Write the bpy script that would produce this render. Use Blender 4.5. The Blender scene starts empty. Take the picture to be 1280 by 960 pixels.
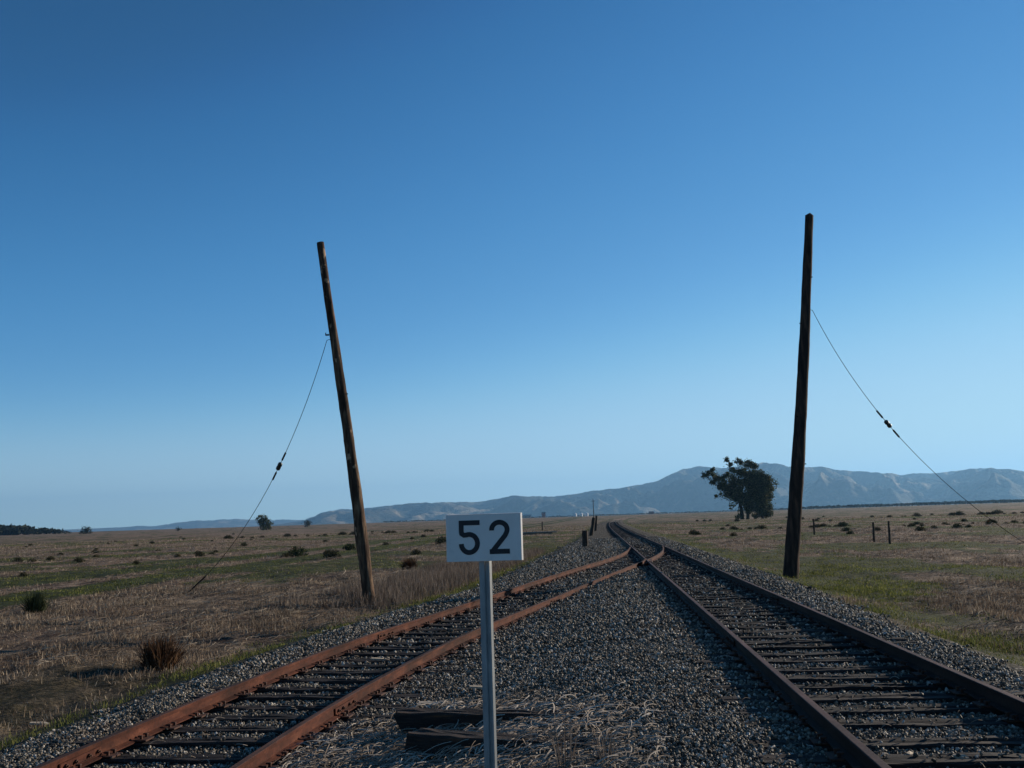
import bpy, math, random
import numpy as np
from mathutils import Vector, Matrix

R = math.radians
rng = np.random.default_rng(7)
random.seed(7)
S = bpy.context.scene
COL = S.collection

# ------------------------------------------------------------------ camera
CAM_H = 1.57
cd = bpy.data.cameras.new('camera')
cam = bpy.data.objects.new('camera', cd)
COL.objects.link(cam)
cd.sensor_width = 36.0
cd.lens = 1256.0 / 1280.0 * 36.0
cd.clip_start = 0.05
cd.clip_end = 60000
cam.matrix_world = (Matrix.Translation((0, 0, CAM_H)) @ Matrix.Rotation(R(4.6), 4, 'Z')
                    @ Matrix.Rotation(R(90 + 7.7), 4, 'X') @ Matrix.Rotation(R(-1.8), 4, 'Z'))
S.camera = cam

# ------------------------------------------------------------------ light
SUN_AHEAD = 39.0      # degrees ahead of the line square to the track, on the right
SUN_EL = 15.5
w = bpy.data.worlds.new('World')
S.world = w
w.use_nodes = True
wn = w.node_tree.nodes
wl = w.node_tree.links
wn.clear()
wo = wn.new('ShaderNodeOutputWorld')
bg = wn.new('ShaderNodeBackground')
sky = wn.new('ShaderNodeTexSky')
sky.sky_type = 'NISHITA'
sky.sun_disc = False
sky.sun_elevation = R(SUN_EL)
sky.sun_rotation = R(90 - SUN_AHEAD)
sky.altitude = 0
sky.air_density = 0.6
sky.dust_density = 0.0
sky.ozone_density = 5.0
SKY_STRENGTH = 0.12
EXPOSURE = 0.45
bg.inputs['Strength'].default_value = SKY_STRENGTH
# the camera's own tone response to the sky: deep blue overhead, soft shoulder towards the horizon
sc1 = wn.new('ShaderNodeVectorMath'); sc1.operation = 'SCALE'; sc1.inputs['Scale'].default_value = 0.08
crv = wn.new('ShaderNodeRGBCurve')
for ci, pts_ in enumerate((((.0, .0), (.03, .020), (.037, .032), (.063, .090), (.187, .44), (.4, .47), (1, .48)),
                           ((.0, .0), (.072, .100), (.087, .148), (.148, .295), (.364, .68), (.7, .70), (1, .71)),
                           ((.0, .0), (.176, .25), (.215, .37), (.339, .60), (.578, .84), (.743, .85), (1, .86)))):
    cu = crv.mapping.curves[ci]
    cu.points[0].location = pts_[0]; cu.points[1].location = pts_[-1]
    for p_ in pts_[1:-1]: cu.points.new(*p_)
crv.mapping.update()
sc2 = wn.new('ShaderNodeVectorMath'); sc2.operation = 'SCALE'; sc2.inputs['Scale'].default_value = 1 / SKY_STRENGTH / 2 ** EXPOSURE
wl.new(sky.outputs[0], sc1.inputs[0]); wl.new(sc1.outputs[0], crv.inputs['Color']); wl.new(crv.outputs[0], sc2.inputs[0])
wl.new(sc2.outputs[0], bg.inputs[0])
wl.new(bg.outputs[0], wo.inputs[0])

sd = Vector((math.cos(R(SUN_EL)) * math.cos(R(SUN_AHEAD)), math.cos(R(SUN_EL)) * math.sin(R(SUN_AHEAD)), math.sin(R(SUN_EL))))
ld = bpy.data.lights.new('sun', 'SUN')
ld.energy = 5.0
ld.angle = R(0.5)
ld.color = (1.0, 0.87, 0.70)
lo = bpy.data.objects.new('sun', ld)
COL.objects.link(lo)
lo.rotation_euler = (-sd).to_track_quat('-Z', 'Y').to_euler()

S.view_settings.view_transform = 'Standard'
S.view_settings.look = 'None'
S.view_settings.gamma = 1.0
S.view_settings.exposure = EXPOSURE
S.view_settings.use_curve_mapping = False

# ------------------------------------------------------------------ helpers
def vnoise(x, y, seed=0):
    x = np.asarray(x, float); y = np.asarray(y, float)
    xi = np.floor(x).astype(np.int64); yi = np.floor(y).astype(np.int64)
    xf = x - xi; yf = y - yi
    u = xf * xf * (3 - 2 * xf); v = yf * yf * (3 - 2 * yf)
    def h(a, b):
        n = (a * 374761393 + b * 668265263 + seed * 974634777) & 0x7fffffff
        n = ((n ^ (n >> 13)) * 1274126177) & 0x7fffffff
        n = (n ^ (n >> 16)) & 0xffffff
        return n / float(0xffffff)
    return ((h(xi, yi) * (1 - u) + h(xi + 1, yi) * u) * (1 - v) + (h(xi, yi + 1) * (1 - u) + h(xi + 1, yi + 1) * u) * v)

def fbm(x, y, oct=4, seed=0, gain=0.5):
    a = 1.0; s = 0.0; t = 0.0
    for i in range(oct):
        s = s + a * vnoise(x * 2 ** i, y * 2 ** i, seed + i * 17); t += a; a *= gain
    return s / t

def ss(a, b, x):
    t = np.clip((np.asarray(x, float) - a) / (b - a), 0, 1)
    return t * t * (3 - 2 * t)

def mesh_np(name, V, F, mat=None, parent=None, smooth=False, attrs=None, mats=None, fmat=None):
    """V (n,3); F either (m,3)/(m,4) array or list of arrays."""
    me = bpy.data.meshes.new(name)
    V = np.asarray(V, np.float32)
    if isinstance(F, np.ndarray): F = [F]
    F = [np.asarray(f, np.int32) for f in F if len(f)]
    nl = sum(f.size for f in F); nf = sum(len(f) for f in F)
    me.vertices.add(len(V)); me.vertices.foreach_set('co', V.ravel())
    me.loops.add(nl); me.polygons.add(nf)
    me.loops.foreach_set('vertex_index', np.concatenate([f.ravel() for f in F]))
    tot = np.concatenate([np.full(len(f), f.shape[1], np.int32) for f in F])
    st = np.concatenate([[0], np.cumsum(tot)[:-1]]).astype(np.int32)
    me.polygons.foreach_set('loop_start', st)
    me.polygons.foreach_set('use_smooth', np.full(nf, smooth))
    if fmat is not None: me.polygons.foreach_set('material_index', np.asarray(fmat, np.int32))
    if attrs:
        for k, a in attrs.items():
            at = me.attributes.new(k, 'FLOAT', 'POINT'); at.data.foreach_set('value', np.asarray(a, np.float32))
    me.update(calc_edges=True)
    me.validate()
    o = bpy.data.objects.new(name, me)
    COL.objects.link(o)
    for m in (mats or ([mat] if mat else [])): me.materials.append(m)
    if parent: o.parent = parent
    return o

class MB:
    """collects shapes into one mesh"""
    def __init__(s): s.v = []; s.q = []; s.t = []; s.n = 0
    def add(s, V, F):
        V = np.asarray(V, float).reshape(-1, 3)
        for f in F:
            f = [i + s.n for i in f]
            if len(f) == 4: s.q.append(f)
            elif len(f) == 3: s.t.append(f)
            else:
                for k in range(1, len(f) - 1): s.t.append([f[0], f[k], f[k + 1]])
        s.v.append(V); s.n += len(V)
    def box(s, c, d, rz=0, rx=0, ry=0, bev=0.0):
        hx, hy, hz = d[0] / 2, d[1] / 2, d[2] / 2
        M = Matrix.Rotation(rz, 3, 'Z') @ Matrix.Rotation(ry, 3, 'Y') @ Matrix.Rotation(rx, 3, 'X')
        if bev <= 0:
            P = [(x, y, z) for z in (-hz, hz) for y in (-hy, hy) for x in (-hx, hx)]
            F = [(0, 2, 3, 1), (4, 5, 7, 6), (0, 1, 5, 4), (2, 6, 7, 3), (0, 4, 6, 2), (1, 3, 7, 5)]
        else:
            b = bev
            oct_ = [(hx - b, -hy), (hx, -hy + b), (hx, hy - b), (hx - b, hy), (-hx + b, hy), (-hx, hy - b), (-hx, -hy + b), (-hx + b, -hy)]
            ins = [(x * (hx - b) / hx, y * (hy - b) / hy) for x, y in oct_]
            P = [(x, y, -hz) for x, y in ins] + [(x, y, -hz + b) for x, y in oct_] + [(x, y, hz - b) for x, y in oct_] + [(x, y, hz) for x, y in ins]
            F = [tuple(range(7, -1, -1)), tuple(range(24, 32))]
            for L in range(3):
                for i in range(8):
                    j = (i + 1) % 8
                    F.append((L * 8 + i, L * 8 + j, L * 8 + 8 + j, L * 8 + 8 + i))
        s.add([tuple(M @ Vector(p) + Vector(c)) for p in P], F)
    def tube(s, pts, rad, n=6, cap=True, wob=0.0):
        pts = [Vector(p) for p in pts]
        rs = rad if hasattr(rad, '__len__') else [rad] * len(pts)
        V = []
        up = Vector((0, 0, 1))
        for i, p in enumerate(pts):
            d = (pts[min(i + 1, len(pts) - 1)] - pts[max(i - 1, 0)]).normalized()
            a = d.cross(Vector((0, 1, 0)) if abs(d.y) < 0.9 else Vector((1, 0, 0))).normalized(); b = d.cross(a)
            for k in range(n):
                t = 2 * math.pi * k / n
                rr = rs[i] * (1 + (random.uniform(-wob, wob) if wob else 0))
                V.append(p + a * math.cos(t) * rr + b * math.sin(t) * rr)
        F = []
        for i in range(len(pts) - 1):
            for k in range(n):
                j = (k + 1) % n
                F.append((i * n + k, i * n + j, (i + 1) * n + j, (i + 1) * n + k))
        if cap:
            F.append(tuple(range(n - 1, -1, -1))); F.append(tuple((len(pts) - 1) * n + k for k in range(n)))
        s.add([tuple(v) for v in V], F)
    def build(s, name, mat, parent=None, smooth=False, loc=None):
        F = []
        if s.q: F.append(np.array(s.q))
        if s.t: F.append(np.array(s.t))
        o = mesh_np(name, np.concatenate(s.v), F, mat, parent, smooth)
        if loc is not None: o.location = loc
        return o

def tag(o, label=None, cat=None, group=None, kind=None):
    if label: o['label'] = label
    if cat: o['category'] = cat
    if group: o['group'] = group
    if kind: o['kind'] = kind
    return o

def thing(name, label, cat, loc=(0, 0, 0), rz=0, group=None):
    o = bpy.data.objects.new(name, None); COL.objects.link(o)
    o.empty_display_size = 0.2
    o.location = loc; o.rotation_euler = (0, 0, rz)
    return tag(o, label, cat, group)

def kids(o): return [c for c in bpy.data.objects if c.parent == o]

def copy_tree(o, parent=None):
    c = o.copy(); COL.objects.link(c)
    if parent: c.parent = parent
    for ch in kids(o): copy_tree(ch, c)
    return c

# ------------------------------------------------------------------ materials
class NT:
    def __init__(s, name):
        s.m = bpy.data.materials.new(name); s.m.use_nodes = True
        s.t = s.m.node_tree; s.t.nodes.clear()
        s.out = s.n('ShaderNodeOutputMaterial')
        s.b = s.n('ShaderNodeBsdfPrincipled')
        s.l(s.b.outputs[0], s.out.inputs[0])
        s.b.inputs['Specular IOR Level'].default_value = 0.12
        s.b.inputs['Roughness'].default_value = 0.9
        s.tc = s.n('ShaderNodeTexCoord')
    def n(s, t): return s.t.nodes.new(t)
    def l(s, a, b): s.t.links.new(a, b)
    def mapping(s, scale=(1, 1, 1), src=None, loc=(0, 0, 0)):
        m = s.n('ShaderNodeMapping'); m.inputs['Scale'].default_value = scale; m.inputs['Location'].default_value = loc
        s.l(src or s.tc.outputs['Object'], m.inputs[0]); return m.outputs[0]
    def noise(s, sc, vec=None, det=4, rough=0.55, dist=0.0):
        n = s.n('ShaderNodeTexNoise'); n.inputs['Scale'].default_value = sc; n.inputs['Detail'].default_value = det
        n.inputs['Roughness'].default_value = rough; n.inputs['Distortion'].default_value = dist
        s.l(vec or s.tc.outputs['Object'], n.inputs['Vector']); return n.outputs['Fac']
    def ramp(s, fac, stops, interp='LINEAR'):
        r = s.n('ShaderNodeValToRGB'); r.color_ramp.interpolation = interp
        e = r.color_ramp.elements
        while len(e) > 1: e.remove(e[-1])
        for i, (p, c) in enumerate(stops):
            el = e[0] if i == 0 else e.new(p)
            el.position = p; el.color = (c[0], c[1], c[2], 1) if hasattr(c, '__len__') else (c, c, c, 1)
        s.l(fac, r.inputs[0]); return r.outputs[0]
    def mix(s, fac, a, b, mode='MIX'):
        m = s.n('ShaderNodeMix'); m.data_type = 'RGBA'; m.blend_type = mode
        for sock, v in ((m.inputs[0], fac), (m.inputs[6], a), (m.inputs[7], b)):
            if isinstance(v, bpy.types.NodeSocket): s.l(v, sock)
            elif hasattr(v, '__len__'): sock.default_value = (v[0], v[1], v[2], 1)
            else: sock.default_value = v
        return m.outputs[2]
    def math(s, op, a, b=0.0, clamp=False):
        m = s.n('ShaderNodeMath'); m.operation = op; m.use_clamp = clamp
        for sock, v in ((m.inputs[0], a), (m.inputs[1], b)):
            if isinstance(v, bpy.types.NodeSocket): s.l(v, sock)
            else: sock.default_value = v
        return m.outputs[0]
    def attr(s, name):
        a = s.n('ShaderNodeAttribute'); a.attribute_name = name; return a.outputs['Fac']
    def color(s, c):
        if isinstance(c, bpy.types.NodeSocket): s.l(c, s.b.inputs['Base Color'])
        else: s.b.inputs['Base Color'].default_value = (c[0], c[1], c[2], 1)
    def bump(s, h, strength=0.5, dist=0.02):
        b = s.n('ShaderNodeBump'); b.inputs['Strength'].default_value = strength; b.inputs['Distance'].default_value = dist
        s.l(h, b.inputs['Height']); s.l(b.outputs[0], s.b.inputs['Normal'])
    def rand(s):
        g = s.n('ShaderNodeNewGeometry'); return g.outputs['Random Per Island']
    def orand(s):
        g = s.n('ShaderNodeObjectInfo'); return g.outputs['Random']

STONE = [(0.0, (0.034, 0.029, 0.022)), (0.3, (0.090, 0.077, 0.060)), (0.6, (0.175, 0.150, 0.115)),
         (0.80, (0.32, 0.275, 0.21)), (0.9, (0.40, 0.365, 0.31)), (1.0, (0.62, 0.57, 0.50))]

def m_stone():
    t = NT('ballast_stone')
    c = t.ramp(t.rand(), STONE)
    n = t.noise(60, det=3)
    c = t.mix(0.5, c, t.ramp(n, [(0.3, 0.45), (0.7, 1.0)]), 'MULTIPLY')
    c = t.mix(t.math('MULTIPLY', t.ramp(t.noise(0.9, det=3), [(0.5, 0.0), (0.7, 1.0)]), 0.3), c, (0.10, 0.062, 0.04))
    t.color(c); t.b.inputs['Roughness'].default_value = 0.68; t.b.inputs['Specular IOR Level'].default_value = 0.22
    return t.m

def m_bed():
    t = NT('ballast_bed')
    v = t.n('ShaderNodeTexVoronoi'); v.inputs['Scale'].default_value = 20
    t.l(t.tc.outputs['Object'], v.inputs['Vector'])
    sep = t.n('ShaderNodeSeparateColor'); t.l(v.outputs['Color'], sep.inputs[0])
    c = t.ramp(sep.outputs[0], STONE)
    edge = t.ramp(v.outputs['Distance'], [(0.2, 0.75), (0.6, 0.1)])  # cells darken towards the gaps: self-shadowing of loose stones painted into the colour
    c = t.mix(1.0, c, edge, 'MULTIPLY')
    c = t.mix(t.ramp(t.noise(0.7, det=4), [(0.45, 0.0), (0.75, 0.6)]), c, (0.055, 0.043, 0.03))
    # soil and moss creeping in at the ragged edge
    e = t.math('ADD', t.attr('edge'), t.math('MULTIPLY', t.math('SUBTRACT', t.noise(3, det=5), 0.5), 1.2))
    c = t.mix(t.ramp(e, [(0.55, 0.0), (0.9, 1.0)]), c, t.ramp(t.noise(9, det=5), [(0.35, (0.016, 0.015, 0.008)), (0.6, (0.045, 0.038, 0.022)), (0.75, (0.04, 0.05, 0.014))]))
    t.color(c); t.b.inputs['Roughness'].default_value = 0.95
    t.bump(t.math('SUBTRACT', t.math('MULTIPLY', sep.outputs[1], 0.5), v.outputs['Distance']), 1.0, 0.03)
    return t.m

def m_ground():
    t = NT('pasture')
    P = t.tc.outputs['Object']
    st = t.mapping((1, 0.75, 1))
    a = t.noise(1.3, st, 8, 0.68, 0.5)
    f = t.noise(14, P, 6, 0.7)
    k = t.math('ADD', t.math('MULTIPLY', a, 0.6), t.math('MULTIPLY', f, 0.4))
    brown = t.ramp(k, [(0.40, (0.022, 0.014, 0.010)), (0.45, (0.075, 0.051, 0.037)), (0.50, (0.18, 0.128, 0.092)), (0.57, (0.32, 0.24, 0.175)), (0.66, (0.46, 0.36, 0.27))])
    red = t.ramp(t.noise(0.35, P, 5, 0.6), [(0.5, 0.0), (0.68, 0.55)])
    brown = t.mix(red, brown, t.ramp(f, [(0.35, (0.04, 0.022, 0.017)), (0.7, (0.17, 0.10, 0.08))]))
    grn = t.ramp(k, [(0.38, (0.008, 0.011, 0.004)), (0.5, (0.040, 0.050, 0.012)), (0.63, (0.11, 0.115, 0.030))])
    gm = t.math('ADD', t.attr('green'), t.math('MULTIPLY', t.math('SUBTRACT', t.noise(2.2, P, 6, 0.7), 0.5), 1.3))
    c = t.mix(t.ramp(gm, [(0.4, 0.0), (0.7, 1.0)]), brown, grn)
    # far field: broad bands of rough pasture
    big = t.noise(0.018, t.mapping((1, 0.8, 1)), 6, 0.65)
    c = t.mix(0.45, c, t.ramp(big, [(0.38, (0.45, 0.5, 0.35)), (0.5, (0.9, 0.85, 0.8)), (0.62, (1.2, 1.05, 0.95))]), 'MULTIPLY')
    c = t.mix(t.math('MULTIPLY', t.attr('moss'), t.ramp(k, [(.4, 1.0), (.62, .35)])), c, t.ramp(f, [(0.35, (0.012, 0.011, 0.006)), (0.6, (0.035, 0.036, 0.014)), (.75, (.07, .06, .03))]))
    t.color(c)
    t.bump(t.math('ADD', t.math('MULTIPLY', a, 2.0), f), 1.0, 0.12)
    return t.m

def m_simple(name, stops, scale=8, det=5, rough=0.9, bump=0.3, bd=0.01, stretch=(1, 1, 1), spec=0.25, objrand=0.0, metal=0.0):
    t = NT(name)
    n = t.noise(scale, t.mapping(stretch), det, 0.62)
    c = t.ramp(n, stops)
    if objrand:
        c = t.mix(1.0, c, t.ramp(t.orand(), [(0, 1 - objrand), (1, 1 + objrand)]), 'MULTIPLY')
    t.color(c); t.b.inputs['Roughness'].default_value = rough
    t.b.inputs['Specular IOR Level'].default_value = spec
    t.b.inputs['Metallic'].default_value = metal
    if bump: t.bump(n, bump, bd)
    return t.m

def m_blades(name, stops, trans=0.0):
    t = NT(name)
    c = t.ramp(t.rand(), stops)
    c = t.mix(0.7, c, t.ramp(t.noise(0.8, det=4), [(0.35, 0.5), (0.65, 1.25)]), 'MULTIPLY')
    t.color(c)
    if trans:
        tr = t.n('ShaderNodeBsdfTranslucent'); t.l(c, tr.inputs[0])
        mx = t.n('ShaderNodeMixShader'); mx.inputs[0].default_value = trans
        t.l(t.b.outputs[0], mx.inputs[1]); t.l(tr.outputs[0], mx.inputs[2]); t.l(mx.outputs[0], t.out.inputs[0])
    return t.m

M = {}
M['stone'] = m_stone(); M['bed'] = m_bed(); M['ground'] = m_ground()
M['dry'] = m_blades('dry_grass', [(0, (0.09, 0.065, 0.047)), (0.35, (0.18, 0.133, 0.097)), (0.7, (0.28, 0.215, 0.155)), (1, (0.46, 0.38, 0.28))], 0.25)
M['grey'] = m_blades('grey_dead_grass', [(0, (0.07, 0.052, 0.042)), (0.5, (0.16, 0.125, 0.10)), (1, (0.30, 0.245, 0.195))], 0.25)
M['green'] = m_blades('green_grass', [(0, (0.045, 0.058, 0.015)), (0.6, (0.14, 0.16, 0.040)), (1, (0.30, 0.28, 0.09))], 0.3)
M['straw'] = m_blades('straw', [(0, (0.12, 0.09, 0.065)), (0.5, (0.28, 0.22, 0.165)), (1, (0.54, 0.47, 0.39))])
M['rush'] = m_blades('dark_rush', [(0, (0.018, 0.020, 0.011)), (0.6, (0.05, 0.052, 0.026)), (1, (0.13, 0.115, 0.06))], 0.2)
M['rushgreen'] = m_blades('green_rush', [(0, (0.014, 0.022, 0.010)), (0.6, (0.035, 0.050, 0.022)), (1, (0.09, 0.10, 0.045))], 0.15)
M['brownrush'] = m_blades('brown_rush', [(0, (0.035, 0.018, 0.010)), (0.6, (0.09, 0.048, 0.028)), (1, (0.17, 0.10, 0.055))], 0.25)
M['tie'] = m_simple('creosoted_tie', [(0.3, (0.008, 0.006, 0.006)), (0.5, (0.020, 0.015, 0.013)), (0.72, (0.06, 0.040, 0.032))], 14, 6, 0.85, 0.8, 0.012, (0.25, 3, 3), objrand=0.4)
M['beam'] = m_simple('rotten_beam', [(0.3, (0.012, 0.010, 0.010)), (0.55, (0.035, 0.026, 0.022)), (0.75, (0.13, 0.065, 0.035))], 12, 6, 0.9, 0.9, 0.015, (0.3, 3, 3))
def m_rail(name, web, head, rough):
    t = NT(name)
    n = t.noise(7, t.mapping((1, 0.35, 1)), 7, 0.65)
    c = t.ramp(n, web)
    sp_ = t.n('ShaderNodeSeparateXYZ'); t.l(t.tc.outputs['Object'], sp_.inputs[0])
    top = t.ramp(t.math('ADD', t.attr('head'), t.math('MULTIPLY', t.math('SUBTRACT', n, .5), .5)), [(0.5, 0.0), (0.8, 1.0)])
    c = t.mix(top, c, t.ramp(t.noise(3, t.mapping((4, .5, 1)), 6, 0.65), head))
    big = t.ramp(t.noise(1.1, t.mapping((3, .6, 3)), 5, .7), [(0.4, 0.42), (0.58, 1.05)])
    c = t.mix(.8, c, big, 'MULTIPLY')
    pits = t.ramp(t.noise(40, None, 4, .7), [(0.3, 0.45), (0.5, 1.0)])
    c = t.mix(1.0, c, pits, 'MULTIPLY')
    t.color(c); t.b.inputs['Roughness'].default_value = rough
    t.bump(t.noise(25, None, 5, .7), .5, .003)
    return t.m
M['rust'] = m_rail('orange_rusted_rail', [(0.28, (0.03, 0.011, 0.007)), (0.5, (0.074, 0.023, 0.014)), (0.72, (0.145, 0.052, 0.028))], [(0.3, (0.045, 0.020, 0.015)), (0.7, (0.12, 0.065, 0.050))], 0.85)
M['rail'] = m_rail('brown_worn_rail', [(0.28, (0.012, 0.007, 0.006)), (0.5, (0.024, 0.013, 0.010)), (0.72, (0.05, 0.025, 0.018))], [(0.3, (0.075, 0.042, 0.038)), (0.7, (0.15, 0.09, 0.08))], 0.7)
M['plate'] = m_simple('rusted_plate', [(0.3, (0.025, 0.012, 0.009)), (0.7, (0.10, 0.042, 0.026))], 30, 5, 0.8, 0.3, 0.004)
def m_pole(name, cols, flake):
    t = NT(name)
    n = t.noise(5, t.mapping((1.6, 1.6, 0.22)), 7, 0.65, 0.3)
    c = t.ramp(n, cols)
    fl = t.ramp(t.noise(3.2, t.mapping((1, 1, 0.55)), 5, 0.6), [(flake, 0.0), (flake + 0.04, 1.0)])
    c = t.mix(fl, c, (0.36, 0.25, 0.16))
    t.color(c)
    crack = t.noise(16, t.mapping((2.2, 2.2, 0.10)), 4, 0.6)
    t.bump(t.math('ADD', t.math('MULTIPLY', n, 1.0), crack), 0.9, 0.03)
    return t.m
M['poleL'] = m_pole('weathered_brown_pole', [(0.32, (0.018, 0.011, 0.008)), (0.47, (0.055, 0.034, 0.023)), (0.58, (0.14, 0.088, 0.055)), (0.7, (0.27, 0.19, 0.12))], 0.63)
M['poleR'] = m_pole('dark_creosote_pole', [(0.3, (0.014, 0.011, 0.010)), (0.5, (0.040, 0.028, 0.022)), (0.7, (0.12, 0.07, 0.045))], 0.74)
M['wire'] = m_simple('weathered_wire', [(0.3, (0.02, 0.019, 0.017)), (0.7, (0.04, 0.037, 0.033))], 10, 2, 1.0, 0, spec=0.0)
M['insul'] = m_simple('dark_glaze', [(0.3, (0.008, 0.012, 0.010)), (0.7, (0.02, 0.028, 0.022))], 10, 2, 0.35, 0, spec=0.5)
M['signwhite'] = m_simple('white_painted_plate', [(0.2, (0.62, 0.58, 0.54)), (0.42, (0.80, 0.75, 0.69)), (0.8, (0.86, 0.81, 0.75))], 9, 7, 0.5, 0.05, 0.001, spec=0.4)
M['black'] = m_simple('black_paint', [(0.3, (0.010, 0.010, 0.014)), (0.7, (0.022, 0.022, 0.028))], 20, 4, 0.5, 0, spec=0.4)
M['galv'] = m_simple('galvanised_steel', [(0.3, (0.20, 0.21, 0.21)), (0.6, (0.34, 0.35, 0.345)), (0.8, (0.5, 0.5, 0.49))], 14, 6, 0.5, 0.08, 0.001, (1, 1, 0.3), 0.5, metal=0.3)
M['post'] = m_simple('old_fence_wood', [(0.3, (0.020, 0.015, 0.012)), (0.6, (0.055, 0.040, 0.030)), (0.8, (0.14, 0.11, 0.08))], 12, 5, 0.9, 0.6, 0.01, (2, 2, 0.3))
M['chip'] = m_simple('pale_splintered_wood', [(0.3, (0.30, 0.23, 0.16)), (0.6, (0.52, 0.44, 0.34)), (0.8, (0.68, 0.62, 0.52))], 30, 5, 0.85, 0.5, 0.003)
M['bark'] = m_simple('bark', [(0.3, (0.015, 0.012, 0.010)), (0.7, (0.05, 0.04, 0.03))], 6, 5, 0.9, 0.5, 0.03, (1, 1, 0.3))
M['leaf'] = m_blades('eucalyptus_leaf', [(0, (0.020, 0.028, 0.012)), (0.55, (0.055, 0.070, 0.028)), (0.9, (0.13, 0.135, 0.055)), (1, (0.20, 0.16, 0.08))], 0.3)
M['leafdark'] = m_blades('dark_leaf', [(0, (0.012, 0.016, 0.010)), (0.6, (0.028, 0.034, 0.018)), (1, (0.06, 0.06, 0.03))], 0.15)
M['tank'] = m_simple('white_tank_paint', [(0.3, (0.72, 0.72, 0.70)), (0.7, (0.84, 0.84, 0.83))], 0.5, 3, 0.5, 0)
M['palewall'] = m_simple('pale_wall', [(0.3, (0.42, 0.38, 0.33)), (0.7, (0.60, 0.55, 0.48))], 0.5, 3, 0.8, 0)
M['pinkwall'] = m_simple('faded_red_wall', [(0.3, (0.34, 0.20, 0.17)), (0.7, (0.44, 0.28, 0.24))], 0.5, 3, 0.8, 0)
M['roof'] = m_simple('grey_roof', [(0.3, (0.16, 0.15, 0.15)), (0.7, (0.26, 0.25, 0.24))], 0.5, 3, 0.7, 0)
M['window'] = m_simple('dark_window', [(0.3, (0.02, 0.025, 0.03)), (0.7, (0.03, 0.035, 0.04))], 1, 2, 0.2, 0, spec=0.5)
M['concrete'] = m_simple('weathered_concrete', [(0.3, (0.16, 0.15, 0.12)), (0.7, (0.30, 0.28, 0.23))], 4, 5, 0.9, 0.3, 0.01)

# ------------------------------------------------------------------ the lie of the land
MAIN_X = 2.285; G2 = 0.7525
SP = np.array([(-20, -3.42), (6, -3.42), (8, -3.40), (10, -3.32), (12, -3.16), (15, -2.80), (18, -2.25), (22, -1.48), (26, -0.72), (30, 0.06), (34, 0.82), (38, 1.40), (42, 1.83), (46, 2.11), (50, 2.26), (54, 2.285)])
def sid_x(y):
    # Catmull-Rom through the surveyed points
    y = np.asarray(y, float); xs = SP[:, 0]; vs = SP[:, 1]
    m = np.gradient(vs, xs)
    i = np.clip(np.searchsorted(xs, y) - 1, 0, len(xs) - 2)
    h = xs[i + 1] - xs[i]; t = np.clip((y - xs[i]) / h, 0, 1)
    return (2 * t**3 - 3 * t**2 + 1) * vs[i] + (t**3 - 2 * t**2 + t) * h * m[i] + (-2 * t**3 + 3 * t**2) * vs[i + 1] + (t**3 - t**2) * h * m[i + 1]
def drop(y):
    # the siding lies lower than the main line until it nears the switch
    return 0.26 * (1 - ss(9, 36, y))
def main_x(y):
    # the main line leans a touch to the right far away
    y = np.asarray(y, float)
    return MAIN_X + 0.00005 * np.clip(y - 90, 0, 1e9) ** 2
EL = np.array([(-30, -5.25), (9, -5.2), (12, -5.15), (14.4, -5.0), (17, -4.75), (19, -4.45), (21, -4.05), (27, -2.95), (36, -2.4), (51, -2.0), (80, -1.2), (120, -0.9)])
ER = np.array([(-30, 3.8), (10, 3.85), (17, 3.95), (23, 4.15), (37, 4.3), (62, 4.5), (120, 4.6)])
def edges(y):
    l = np.interp(y, EL[:, 0], EL[:, 1]); r = np.interp(y, ER[:, 0], ER[:, 1])
    s = main_x(y) - MAIN_X
    return l + s - .12, r + s + .22
def bed_dist(x, y):
    l, r = edges(y)
    return np.maximum(l - x, x - r)
def ground_z(x, y):
    x = np.asarray(x, float); y = np.asarray(y, float)
    d = bed_dist(x, y); r = np.hypot(x, y)
    z = -0.15 - 0.20 * ss(-0.2, 1.6, d)
    inside = ss(0.3, -0.5, d)
    z = z - 0.15 * inside
    rough = (1 - inside)
    near = np.clip(1 - r / 400, 0, 1)
    z = z + rough * near * (0.16 * (fbm(x * .55, y * .4, 4, 3) - .5) + 0.13 * (fbm(x * 2.6, y * 2.2, 3, 9) - .5)) * ss(0, 2.0, d)
    z = z + rough * 0.5 * (fbm(x * .02, y * .02, 3, 5) - .5) * ss(30, 120, np.abs(x))
    z = z - drop(y) * ss(0.5, -2.5, x) * ss(5, 1, d)
    z = z + 4.0 * ss(250, 1600, r)
    return z
def crib(x, y):
    a = np.abs(x - main_x(y)); b = np.abs(x - sid_x(y)) + 9 * (np.asarray(y) > 47)
    return 0.030 * np.maximum(ss(1.0, .7, a), ss(1.0, .7, b))
def bed_z(x, y):
    d = bed_dist(x, y)
    return 0.0 - 0.16 * ss(-0.55, 0.35, d + 0.35 * (fbm(np.asarray(x) * 1.7, np.asarray(y) * 1.7, 3, 21) - .5)) + 0.035 * (fbm(np.asarray(x) * 1.9, np.asarray(y) * 1.9, 3, 31) - .5) - crib(x, y) - drop(y) * ss(0.7, -1.9, x)
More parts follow.
